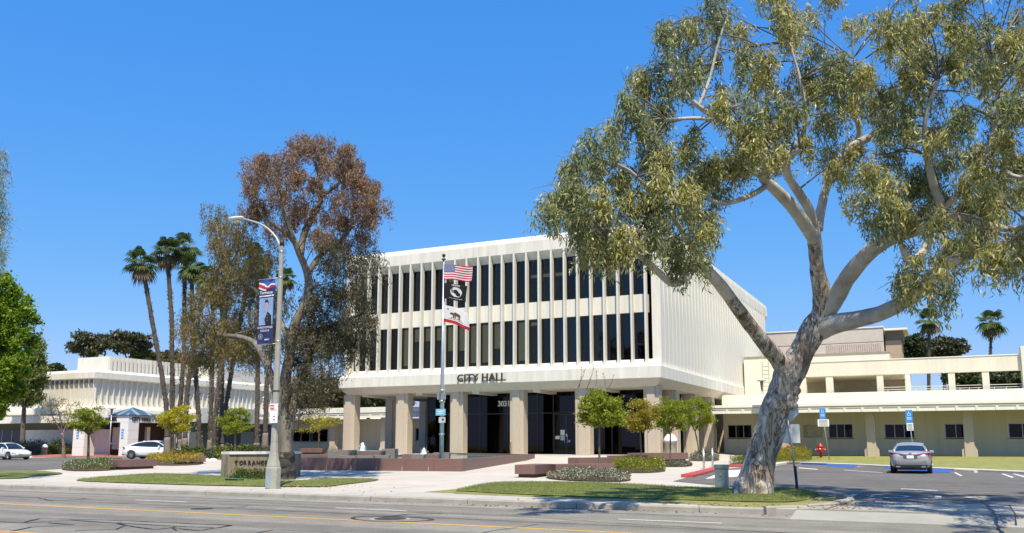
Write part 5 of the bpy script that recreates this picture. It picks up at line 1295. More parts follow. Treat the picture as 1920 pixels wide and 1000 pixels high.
bigpaths = [
 [(1484, 706, 20, 24.9), (1462, 678, 17, 24.7), (1440, 652, 14.5, 24.3), (1412, 618, 13, 23.8), (1388, 585, 12.5, 23.2), (1366, 555, 12, 22.6), (1345, 528, 11.5, 22), (1322, 506, 10.5, 21.3), (1300, 503, 9, 20.6), (1285, 522, 8, 20), (1262, 531, 8, 19.6), (1238, 514, 7, 19.2), (1212, 490, 6, 18.8), (1180, 466, 5, 18.4), (1140, 440, 3.5, 18)],
 [(1322, 506, 8, 21.3), (1300, 470, 6, 20.5), (1270, 420, 5, 19.5), (1230, 370, 4, 19), (1180, 320, 3, 18.6), (1130, 300, 2, 18.2)],
 [(1527, 450, 13, 23.5), (1505, 415, 12.5, 23), (1478, 380, 12, 22.4), (1450, 352, 11, 21.8), (1432, 336, 10, 21.4), (1440, 318, 9, 21), (1470, 300, 7, 20.6), (1500, 280, 5, 20.2)],
 [(1436, 335, 8, 21.4), (1410, 322, 7, 21), (1380, 330, 6, 20.6), (1350, 338, 4, 20)],
 [(1440, 345, 6, 21.6), (1420, 360, 5.5, 21.2), (1390, 374, 5, 20.8), (1355, 382, 4.5, 20.4), (1325, 372, 3.5, 20)],
 [(1445, 312, 8, 21), (1420, 280, 6.5, 20.6), (1390, 250, 6, 20.2), (1350, 225, 5.5, 19.8), (1310, 200, 5, 19.4), (1278, 165, 4, 19.2), (1255, 130, 3, 19)],
 [(1350, 225, 4, 19.8), (1300, 222, 3.5, 19.4), (1250, 225, 3, 19)], [(1310, 200, 4, 19.4), (1330, 150, 3, 19.4), (1345, 90, 2.5, 19.3), (1360, 40, 2, 19.2)],
 [(1529, 445, 11, 23.5), (1520, 400, 9, 23.2), (1500, 365, 9, 22.8), (1480, 335, 8, 22.4), (1476, 305, 7, 22), (1500, 270, 6, 21.6), (1510, 220, 4, 21.2), (1500, 150, 3, 21), (1480, 80, 2, 20.8)],
 [(1531, 430, 12, 23.5), (1540, 390, 9, 23.6), (1550, 350, 8, 23.6), (1572, 305, 8, 23.4), (1600, 275, 9, 23.2), (1630, 258, 8, 23), (1670, 235, 6, 22.8), (1720, 200, 4, 22.5), (1760, 140, 3, 22.2)],
 [(1612, 268, 6, 23.2), (1610, 235, 5.5, 23), (1598, 205, 5, 22.8), (1610, 170, 4, 22.6), (1600, 110, 2.5, 22.4)],
 [(1543, 590, 20, 24.5), (1566, 560, 17, 24.1), (1590, 520, 16, 23.5), (1618, 485, 15.5, 22.9), (1655, 455, 14.5, 22.2), (1700, 436, 13, 21.5), (1745, 423, 11, 20.8), (1765, 395, 9, 20.3), (1750, 345, 8, 20), (1738, 290, 6, 19.6), (1735, 220, 4, 19.2), (1760, 150, 3, 19)],
 [(1742, 428, 9, 20.8), (1740, 455, 8.5, 20.6), (1722, 483, 8, 20.4), (1702, 486, 7, 20.2), (1692, 462, 6, 20)],
 [(1760, 420, 8, 20.6), (1810, 405, 7, 20), (1860, 425, 7.5, 19.3), (1930, 428, 7, 18.6), (2000, 400, 5, 18)],
 [(1535, 618, 22, 24.6), (1570, 606, 18, 24.1), (1612, 598, 15.5, 23.4), (1655, 586, 14.5, 22.6), (1700, 563, 13.5, 21.8), (1735, 538, 12.5, 21), (1752, 512, 11.5, 20.3), (1785, 490, 10, 19.5), (1835, 473, 9, 18.7), (1900, 455, 8, 17.8), (1980, 440, 6, 17)],
 [(1765, 395, 6, 20.3), (1810, 350, 5, 19.6), (1850, 290, 5, 19), (1870, 200, 4, 18.5), (1860, 110, 3, 18.2)], [(1850, 290, 4, 19), (1900, 330, 4, 18.4), (1960, 330, 3, 18)],
]
sk = limbs([p[:6] if i == 0 else p for i, p in enumerate(bigpaths[:1])]+bigpaths[13:14], big, gum, O, lump=.08, n=14, sub=5)
sk2 = limbs([bigpaths[0][5:]]+bigpaths[1:13]+bigpaths[14:], big, gums, O, lump=.08, n=14, sub=5); sk.nodes += sk2.nodes
cl = """1245,60 1240,110 1275,85 1300,45 1350,18 1380,50 1335,95 1260,150 1200,150 1180,190 1165,225 1205,235 1230,190 1290,130 1110,265 1130,305 1070,305 1060,345 1038,372 1090,360 1135,350 1170,320 1210,300 1250,280 1290,290 1240,330 1280,350 1180,375 1130,395 1085,400 1110,430 1160,425 1200,415 1240,400 1290,385 1310,340 1220,450 1260,445 1300,435 1150,458 1105,450 1280,480 1310,478 1330,410 1340,340 1370,160 1400,190 1385,225 1420,140 1440,200 1460,160 1425,250 1470,230 1505,120 1490,190 1520,160 1540,220 1500,255 1450,275 1550,125 1570,170 1580,110 1605,140 1540,80 1440,90 1575,225 1600,185 1640,180 1620,120 1395,100 1470,20 1500,40 1480,62 1640,20 1600,30 1680,40 1650,70 1700,80 1720,30 1760,20 1800,50 1740,100 1700,130 1780,110 1830,60 1860,30 1900,60 1880,110 1840,130 1900,170 1860,200 1660,230 1700,220 1740,180 1720,250 1680,280 1760,240 1800,200 1780,290 1740,310 1700,330 1820,270 1850,300 1880,250 1910,300 1900,350 1860,355 1810,340 1770,365 1730,380 1690,380 1660,340 1640,290 1580,325 1600,370 1565,300 1620,330 1650,400 1700,392 1750,392 1800,390 1840,385 1880,380 1700,465 1745,490 1725,520 1695,515 1780,455 1820,440 1770,545 1870,470 1910,450 1355,290 1300,250 1350,180 1390,290 1440,240 1920,220 1930,120 1930,20 1560,-20 1700,-30 1820,-30 1450,-25 1340,-25 1960,380 2000,300 2050,200 2040,380 2000,80 2080,300 1900,-80 1780,-110 1650,-90 2010,470 1320,300 1400,270 1545,270 1600,260 1665,180 1870,320 1130,250 1220,370 1260,380 1310,110 1220,270""".split()
cen, rr = [], []
for i, s_ in enumerate(cl):
    x, y = map(float, s_.split(','))
    b = interp(x, [(1040, 18.3), (1250, 19.3), (1450, 20.8), (1600, 21.8), (1750, 20), (1950, 18)])
    sp_ = 2.6 if x > 1560 else 1.6
    for k in range(2 if random.random() < .5 else 1):
        D = b+random.uniform(-sp_, sp_); cen.append(atD(x+random.uniform(-12, 12), y+random.uniform(-12, 12), D)); rr.append(random.uniform(.24, .42)*(1 if x > 1330 else .92))
for _ in range(34):     # the crown goes on overhead, beyond the frame
    cen.append(atD(random.uniform(1620, 2500), random.uniform(-420, -60), random.uniform(13.5, 18.5))); rr.append(random.uniform(.4, .6))
for _ in range(40):
    cen.append(atD(random.uniform(1930, 2350), random.uniform(-60, 430), random.uniform(13, 20))); rr.append(random.uniform(.4, .6))
twigs(sk, cen, big, greyb, O)
h_ = len(cen)
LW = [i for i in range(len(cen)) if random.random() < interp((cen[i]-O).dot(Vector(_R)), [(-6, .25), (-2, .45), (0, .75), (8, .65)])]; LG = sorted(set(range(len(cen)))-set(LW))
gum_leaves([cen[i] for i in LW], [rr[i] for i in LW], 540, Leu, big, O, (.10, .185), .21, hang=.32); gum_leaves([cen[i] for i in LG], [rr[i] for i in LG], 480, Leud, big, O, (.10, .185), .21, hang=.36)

# ---- left gum with thin rusty crown
base = G(536, 899); lt = thing('eucalyptus_tree', 'tall gum tree with charred trunk base and thin rusty brown crown behind the lamp post', 'tree', base); O = Vector(lt.location)
dl = depth(base)
def lp_(lst, k=0): return [(x, y, r, dl+d) for x, y, r, d in lst]
bm = bmesh.new(); tp = lp_([(535, 906, 23, 0), (535, 893, 18, 0), (535, 870, 16, 0), (535, 848, 15, 0)]); tube(bm, [atD(x, y, D)-O for x, y, r, D in tp], [r*D/FPX for x, y, r, D in tp], 26, lump=.34, lscale=4.5, sub=8); bmobj('charred_trunk_base', bm, charb, lt, True)
lps = [lp_([(535, 860, 14.5, 0), (535, 830, 14, 0), (534, 800, 14.5, 0), (529, 768, 10.5, 0), (530, 735, 10, 0), (537, 700, 10, .1), (544, 660, 9.5, .2), (546, 630, 9, .3), (556, 600, 8.5, .4), (570, 575, 8.5, .5), (578, 545, 8, .6), (577, 515, 7, .7), (564, 482, 6.5, .6), (553, 455, 6, .5), (535, 436, 5, .2), (510, 420, 3, 0), (490, 400, 3, -.3)]),
 lp_([(531, 775, 9, 0), (520, 742, 8, 0), (506, 700, 7.5, .1), (492, 665, 6.5, .5), (476, 642, 5.5, 1.2), (448, 632, 4.5, 1.8), (415, 628, 4, 2.4), (385, 608, 3, 3), (365, 580, 2.5, 3.5)]),
 lp_([(541, 815, 9, 0), (548, 770, 8, .2), (554, 730, 7, .5), (574, 695, 6, 1), (588, 655, 5, 1.4), (615, 615, 5, 1.8), (650, 600, 3.5, 2.1), (680, 590, 2, 2.3)]),
 lp_([(563, 480, 7, .6), (570, 440, 6.5, .8), (590, 400, 6, 1), (602, 370, 5, 1.2), (598, 330, 3.5, 1.2), (585, 290, 2, 1)]),
 lp_([(577, 515, 6, .7), (600, 480, 5, 1.2), (640, 450, 4, 1.7), (670, 410, 3, 2)]), lp_([(544, 650, 6, .2), (520, 590, 4.5, 1), (480, 545, 4, 2), (440, 510, 3, 3), (410, 460, 2, 3.5)]),
 lp_([(602, 370, 4, 1.2), (640, 340, 3, 1.5), (670, 310, 2, 1.5)]), lp_([(553, 455, 5, .5), (530, 390, 4, .2), (520, 330, 3, 0), (540, 280, 2, 0)])]
sk = limbs(lps, lt, greyb, O, lump=.10, n=12, sub=4)
def cl_(s, spread, r, off=.6):
    c, q = [], []
    for w in s.split():
        x, y = map(float, w.split(','))
        for k in range(2): c.append(atD(x+random.uniform(-10, 10), y+random.uniform(-10, 10), dl+off+random.uniform(-spread, spread))); q.append(random.uniform(*r))
    return c, q
c1, r1 = cl_('500,300 540,285 580,275 612,300 478,340 520,330 560,320 600,340 640,315 665,300 640,360 672,370 490,378 530,370 570,378 612,390 650,400 688,400 680,440 640,450 600,440 522,415 702,380 560,262 470,310 600,270 650,280 660,330 700,350 690,330 480,400 550,400', 2.6, (.28, .7))
c2, r2 = cl_('400,430 440,420 420,460 460,450 400,510 440,500 480,490 380,550 420,550 460,540 362,590 400,590 440,590 480,580 500,540 470,620 420,630 380,630 500,480 350,620 450,650 500,600 395,660 365,660 455,640 425,650 480,660 440,612 470,520 430,480 410,400', 2.2, (.5, .75), 4.0)
c3, r3 = cl_('620,490 660,490 600,530 640,540 590,590 620,600 662,600 600,650 640,650 674,570 580,640 610,690 575,690 630,560 660,630 690,600 560,660 590,560 640,610 690,640 670,540 590,720 560,720 620,460 700,480 600,620 575,610 565,740 560,610 530,560 515,640', 2.2, (.45, .7))
for c in (c1, c2, c3): twigs(sk, c, lt, greyb, O, .028)
Lr = leafmat('rusty_leaf', [(.17, .095, .06), (.29, .17, .11), (.38, .25, .16), (.27, .21, .10)], .4); Lo = leafmat('olive_brown_leaf', [(.14, .11, .04), (.24, .18, .07), (.19, .18, .06), (.30, .23, .10)], .35); Ld = leafmat('dark_gum_leaf', [(.04, .048, .02), (.08, .09, .04), (.13, .11, .06), (.20, .145, .10)], .3)
gum_leaves(c1, r1, 680, Lr, lt, O, (.09, .18), .25, hang=.36, spr=24); gum_leaves(c2, r2, 640, Lo, lt, O, (.09, .18), .25, hang=.42, spr=24); gum_leaves(c3, r3, 600, Ld, lt, O, (.09, .18), .25, hang=.45, spr=24)
hang = [atD(x+random.uniform(-8, 8), y+random.uniform(-15, 15), dl+random.uniform(-1, 2)) for x, y in ((680, 470), (690, 500), (670, 520), (685, 620), (650, 680), (700, 410), (710, 395), (340, 600), (345, 640), (395, 700), (560, 750), (580, 745), (470, 690), (620, 700))]
gum_leaves(hang, [.35]*len(hang), 120, Lr, lt, O, (.09, .16), .15, hang=.9, spr=20)
# reddish roots of the far-left gum just entering the frame
ltb = thing('eucalyptus_tree', 'drooping dark gum foliage at the far left edge of the street', 'tree', G(-70, 905)); O = Vector(ltb.location); D0 = depth(O)
sk = limbs([[(-70, 910, 26, D0), (-75, 700, 22, D0), (-80, 500, 18, D0), (-50, 380, 8, D0), (-10, 330, 3, D0)], [(-80, 520, 12, D0), (-120, 380, 8, D0), (-140, 250, 4, D0)], [(-77, 560, 9, D0), (-40, 480, 5, D0), (-8, 430, 2, D0)]], ltb, gum, O)
cc = [atD(x, y, D0+random.uniform(-1, 1)) for x, y in ((-4, 285), (0, 310), (2, 345), (0, 375), (4, 405), (2, 440), (-2, 470), (-18, 275), (-20, 300), (-12, 360), (-10, 400), (-8, 430), (-12, 460), (-35, 330), (-60, 300), (-60, 380), (-100, 250), (-140, 240), (-150, 320), (-120, 380), (-50, 440), (-90, 440), (-160, 420), (-60, 220), (-100, 180), (-16, 500))]
twigs(sk, cc, ltb, gum, O); gum_leaves(cc, [.42]*len(cc), 420, Leud, ltb, O, (.10, .18), .16)

# ---- palms
def palm(label, base, top, px_r, D, mids=(), n=34, grp='fan palms in front of the annex', thin=.185):
    b = atD(base[0], base[1], D); b.z = gz(b.x, b.y); t = thing('fan_palm', label, 'palm', b, 0, grp)
    pts = [b]+[atD(x, y, D) for x, y in mids]+[atD(top[0], top[1], D)]; loc = [p-b for p in pts]; Hh = loc[-1].z
    loc[0] = Vector((0, 0, -.2))
    # boots: stacked flared rings
    sm = []; m_ = int(Hh/.55)
    def at(s):
        k = s*(len(loc)-1); i = min(len(loc)-2, int(k)); return loc[i].lerp(loc[i+1], k-i)
    P_, R_ = [], []
    for i in range(m_+1):
        s = i/m_; r = thin*(1.0+.9*max(0, 1-s*7))*(1-.12*s)
        P_ += [at(s)]; R_ += [r]
    cut = max(2, int(m_*.13))
    tubeo('trunk_base', P_[:cut+1], R_[:cut+1], palm_base, t, 12, sub=2, lump=.08, lscale=2)
    bm = bmesh.new(); tube(bm, P_[cut:], R_[cut:], 12, lump=.16, lscale=3.4, sub=4)
    bmobj('trunk', bm, palm_bark, t, True)
    # leaf-base stubs
    k = int(Hh*16); s = rng.uniform(.14, 1, k); a = rng.uniform(0, 2*math.pi, k); PP = np.array([tuple(at(q)) for q in s]); dd = np.stack([np.cos(a), np.sin(a), np.zeros(k)], 1)
    leaves('leaf_stub', PP+dd*thin*.85, dd*.8+np.array([0, 0, .8]), .20, .09, leafmat('dry_stub', [(.07, .055, .045), (.20, .165, .13), (.34, .29, .24)], 0), t)['kind'] = 'stuff'
    R0 = px_r*.92*D/FPX; V = []; Vd = []; apex = loc[-1]
    bm = bmesh.new()
    for i in range(n):
        el = random.uniform(-.9, 1.35) if i > 6 else random.uniform(-1.3, -.8); az = i*2.399; d = Vector((math.cos(az)*math.cos(el), math.sin(az)*math.cos(el), math.sin(el)))
        Lp = R0*random.uniform(.38, .55); p = apex+d*Lp*1.0+Vector((0, 0, -.10*Lp)); tube(bm, [apex, apex+d*Lp*.5, p], [.03, .02, .015], 4)
        s = d.cross(Vector((0, 0, 1))).normalized(); u = s.cross(d)
        Lf = R0*random.uniform(.5, .68); dst = V if el > -.75 else Vd
        for j in range(17):
            th = (j/16-.5)*R(215); q = (d*math.cos(th)+s*math.sin(th)).normalized(); q = (q+u*random.uniform(-.1, .1)).normalized()
            l = Lf*(.75+.25*math.cos(th)); w = l*.085; e = u*.02
            side_ = q.cross(u).normalized()*w; a0 = p; a1 = p+q*l*.6; tip = p+q*l+Vector((0, 0, -l*.38))
            dst += [a0, a1+side_, tip, a1-side_]
    bmobj('leaf_stalk', bm, mat('palm_stalk', (.12, .13, .04), .6), t)
    link('crown', fast_mesh('crown', [tuple(v) for v in V], 4), leafmat('palm_leaf', [(.04, .07, .02), (.08, .12, .03), (.13, .17, .045)], .25, .4), t)
    if Vd: link('dead_skirt', fast_mesh('dead_skirt', [tuple(v) for v in Vd], 4), leafmat('palm_dead', [(.14, .10, .055), (.24, .18, .10)], .2), t)
    return t
PD = 70
pl = [('leftmost fan palm with trunk leaning left to a lone high crown', (316, 838), (266, 492), 40, [(312, 760), (303, 700), (285, 600)]),
 ('straight fan palm second from the left behind the pavilion', (325, 838), (313, 470), 38, [(323, 700), (322, 600)]),
 ('tall straight fan palm third from the left with high green crown', (337, 838), (347, 462), 38, [(338, 761), (345, 660)]),
 ('fan palm leaning right between the third and fifth palms', (347, 838), (386, 520), 30, [(350, 745), (359, 670)]),
 ('thick dark fan palm leaning slightly left with brown foliage before it', (374, 836), (358, 500), 34, [(373, 790), (366, 690)]),
 ('left palm of the close trio of straight dark trunks', (394, 840), (400, 540), 28, [(396, 760), (398, 660)]),
 ('palm of the trio whose trunk crosses to the right', (402, 841), (428, 510), 30, [(402, 800), (411, 716)]),
 ('slim shaded palm right of the crossing trio', (416, 838), (417, 560), 26, [(416, 700)]),
 ('palm leaning strongly right beyond the trio', (421, 838), (472, 478), 34, [(424, 760), (440, 660)]),
 ('isolated palm with pale flared base left of the lamp post', (482, 838), (487, 500), 32, [(483, 720)]),
 ('rightmost palm showing a bright green crown through the gum branches', (497, 838), (538, 520), 26, [(500, 720), (512, 630)])]
for i, (lb, b, tp, r, md) in enumerate(pl): palm(lb, b, tp, r, PD+(i % 3-1)*1.5, md)
palm('fan palm rising from the dark trees behind the gallery', (1742, 850), (1742, 600), 31, 110, [(1742, 700)], grp='fan palms behind the right wing')
palm('lone fan palm with ragged crown at the right above the gallery', (1857, 850), (1858, 602), 34, 118, [(1857, 700)], grp='fan palms behind the right wing')

# ---- broadleaf trees
def tree(name, label, base, D, crown, r, lm, nK, per, leafL, trunk_r, bm_=bark_small, grp=None, fork=None, cat='tree', Wf=.6, z0=None, low=0, clump=.22, lean=0, k_tw=1):
    """crown: (px,py,rx_px,rz_px)"""
    b = atD(base[0], base[1], D); b.z = gz(b.x, b.y) if z0 is None else z0
    t = thing(name, label, cat, b, 0, grp); c = atD(crown[0], crown[1], D)-b; s = D/FPX; rx, rz = crown[2]*s, crown[3]*s
    f = Vector((c.x*.5+lean, c.y*.5, max(.3, (c.z-rz)*1.0))) if fork is None else atD(fork[0], fork[1], D)-b
    bm = bmesh.new(); tube(bm, [(0, 0, -.15), (f.x*.3, f.y*.3, f.z*.45), f], [trunk_r*1.15, trunk_r*.9, trunk_r*.75], 9, sub=4, lump=.08, lscale=3)
    bmobj('trunk', bm, bm_, t, True)
    K = nK; q = unit(rng.normal(size=(K, 3)))*(rng.uniform(.25, 1, (K, 1))**.5); q[:, 2] = np.maximum(q[:, 2], -.8)
    C = q*[rx, rx, rz]+np.array(tuple(c)); C += rng.normal(size=(K, 3))*rx*.08
    bm = bmesh.new(); order = list(range(K)); random.shuffle(order); M_ = max(3, K//8); nodes = []
    for j, i in enumerate(order):
        if j >= M_ and j % k_tw: continue
        e = Vector(C[i])
        if j < M_: st, r0_ = f-Vector((0, 0, .05)), trunk_r*.5
        else:
            st, r0_ = min(nodes, key=lambda q_: (q_[0]-e).length)
            r0_ *= .7
        dd_ = e-st; m0 = st+dd_*.5+Vector((random.uniform(-.12, .12)*dd_.length, random.uniform(-.12, .12)*dd_.length, .10*dd_.length)); tube(bm, [st, m0, e], [r0_, r0_*.65, r0_*.2], 5, sub=3, cap=False)
        if j < M_*3: nodes += [(st.lerp(m0, .7), r0_*.7), (m0, r0_*.6), (m0.lerp(e, .5), r0_*.4)]
    bmobj('limb', bm, bm_, t, True)
    n = K*per; idx = np.repeat(np.arange(K), per); P = C[idx]+rng.normal(size=(n, 3))*[rx*clump, rx*clump, rz*clump*.55]
    D_ = rng.normal(size=(n, 3)); D_[:, 2] -= low; Ln = rng.uniform(*leafL, n); leaves('crown', P, D_, Ln, Ln*Wf, lm, t); return t
Ly = leafmat('young_leaf', [(.13, .19, .012), (.21, .27, .018), (.30, .34, .025), (.40, .40, .035)], .5); Lyy = leafmat('young_leaf_yellow', [(.28, .30, .015), (.42, .41, .022), (.54, .50, .03), (.46, .32, .04)], .5); Lyb = leafmat('young_leaf_bronze', [(.20, .20, .02), (.31, .30, .028), (.38, .23, .05), (.41, .41, .035)], .45)
def young(label, base, crown, lm, D=None, fork=None, nK=46, per=90, grp='young plaza trees', tr=.055):
    g = G(*base); return tree('young_tree', label, base, D or depth(g), crown, 0, lm, nK, int(per*1.15), (.09, .16), tr, grp=grp, fork=fork, clump=.15, low=.2)
T1 = young('largest young tree before the right corner columns with dense green crown', (1124, 888), (1124, 766, 42, 36), Ly, fork=(1124, 800), nK=60, per=110)
young('young tree with bronze tips second from the left of the right plaza', (1203, 873), (1203, 778, 33, 30), Lyb, fork=(1200, 800))
young('young green tree standing before the domed bin at the corner column', (1257, 873), (1256, 778, 31, 33), Ly, fork=(1257, 815))
young('rightmost young tree leaning over the bed beside the canopy end', (1312, 862), (1306, 776, 31, 30), Ly, fork=(1303, 808))
young('young green tree left of the pavilion on its own in the cream bed', (165, 868), (167, 789, 33, 24), Ly, fork=(166, 815), tr=.09)
young('bright yellow green young tree before the leftmost palms', (324, 858), (331, 788, 31, 27), Lyy, D=61, fork=(324, 815), tr=.08)
young('young green tree right of the palm trio', (441, 842), (441, 790, 28, 23), Ly, D=62, fork=(441, 808), tr=.07)
young('sparse yellow young tree against the white canopy right of the street gum', (598, 850), (592, 790, 40, 22), Lyy, fork=(598, 812), nK=26, per=60, tr=.09)
# bare upright shoots above two of them
def shoots(t, c, D, n, h, m):
    b = Vector(t.location); bm = bmesh.new(); P = []
    for k in range(n):
        p = atD(c[0]+random.uniform(-36, 36), c[1]+random.uniform(-8, 8), D)-b; e = p+Vector((random.uniform(-.3, .5), random.uniform(-.3, .3), h*random.uniform(.5, 1))); tube(bm, [p, p.lerp(e, .5)+Vector((.05, 0, 0)), e], [.018, .012, .005], 4)
        for j in range(16): P.append(tuple(p.lerp(e, random.uniform(.3, 1))))
    bmobj('shoot', bm, bark_small, t); P = np.array(P); leaves('shoot_leaf', P, rng.normal(size=P.shape), .08, .04, m, t)['kind'] = 'stuff'
shoots(T1, (1115, 730), depth(T1.location), 6, 1.1, Lyb)
tree('crape_myrtle', 'sparse crape myrtle with twisted bare limbs before the annex', (120, 851), 84, (118, 772, 44, 28), 0, leafmat('sparse_pale_leaf', [(.25, .22, .10), (.4, .36, .22), (.18, .2, .05)], .4), 50, 26, (.10, .2), .16, mat('grey_twig', (.20, .15, .12), .9), fork=(117, 812), clump=.10)
Lb = leafmat('bright_tree_leaf', [(.08, .16, .012), (.15, .25, .015), (.24, .36, .025), (.34, .44, .04)], .5); Lpi = leafmat('light_conifer_leaf', [(.12, .16, .04), (.21, .26, .07), (.30, .34, .11)], .4)
tree('sweetgum_tree', 'bright green leafy tree at the left edge over the annex corner', (-30, 862), 90, (-8, 652, 66, 140), 0, Lb, 190, 190, (.22, .44), .32, fork=(-20, 780), clump=.085, Wf=.8, grp='green trees at the left edge', k_tw=4)
tree('conifer_tree', 'pale green feathery tree behind the bright one at the left edge', (40, 860), 101, (48, 700, 36, 66), 0, Lpi, 90, 150, (.3, .6), .3, clump=.14, Wf=.3, low=-.8, grp='green trees at the left edge', k_tw=3)
# ---- background trees
Lbk = leafmat('far_gum_leaf', [(.035, .045, .02), (.055, .065, .03), (.085, .09, .045), (.11, .085, .06)], .2); Lbr = leafmat('far_brown_leaf', [(.05, .05, .018), (.10, .085, .03), (.16, .12, .04), (.07, .08, .025)], .25); Lbg = leafmat('far_green_leaf', [(.02, .035, .012), (.04, .06, .02), (.08, .10, .03)], .2)
for (lb, x, y, rx, rz, lm) in (('dark umbrella gum left of the roof plant box', 168, 648, 36, 22, Lbk), ('dark umbrella gum above the louvred plant box', 238, 645, 42, 20, Lbk), ('small dark round crown right of the plant box gums', 268, 668, 16, 10, Lbg), ('rusty crown between the palm trunks behind the annex roof', 312, 674, 28, 12, Lbr), ('low rusty crown right of the palm trunks behind the annex', 358, 676, 20, 10, Lbr), ('dark crown peeping over the annex eave at far left', 105, 692, 14, 5, Lbg)):
    tree('far_tree', lb, (x, 840), 190, (x, y, rx, rz), 0, lm, 42, 110, (.5, 1.0), .45, clump=.16, grp='trees beyond the annex', Wf=.5, fork=(x+4, y+36), z0=0)
for (lb, x, y, rx, rz, lm) in (('brown green tree right of the gum behind the link building', 598, 742, 30, 24, Lbr), ('tall brown green tree touching the main block corner', 632, 738, 28, 27, Lbr), ('dark green tree low behind the link building', 575, 752, 24, 16, Lbg), ('dark green tree seen between the first two columns', 690, 756, 34, 16, Lbg), ('brown green tree seen right of the first column', 660, 748, 26, 18, Lbr), ('dark tree behind the second column', 740, 757, 26, 15, Lbg), ('shaded brown tree behind the street gum trunk', 545, 758, 22, 14, Lbr)):
    tree('far_tree', lb, (x, 830), 118, (x, y, rx, rz), 0, lm, 60, 150, (.25, .5), .3, clump=.17, grp='trees behind the link building', Wf=.6, z0=.4, k_tw=3)
for (lb, x, y, rx, rz, lm, D) in (('dark layered tree left of the rear palm', 1708, 655, 30, 26, Lbg, 126), ('dark gum crown right of the rear palm', 1775, 652, 34, 16, Lbk, 128), ('dark tree behind the rear palm trunk', 1745, 665, 30, 20, Lbg, 130), ('dense green tree seen through the fourth gallery opening', 1815, 712, 36, 26, Lbg, 112), ('dense green tree seen through the last gallery opening', 1885, 712, 44, 24, Lbg, 108), ('low green trees behind the gallery railing', 1930, 700, 30, 30, Lbg, 110)):
    tree('far_tree', lb, (x, 830), D, (x, y, rx, rz), 0, lm, 70, 150, (.3, .6), .3, clump=.16, grp='trees behind the right wing', Wf=.6, z0=.4, k_tw=2)

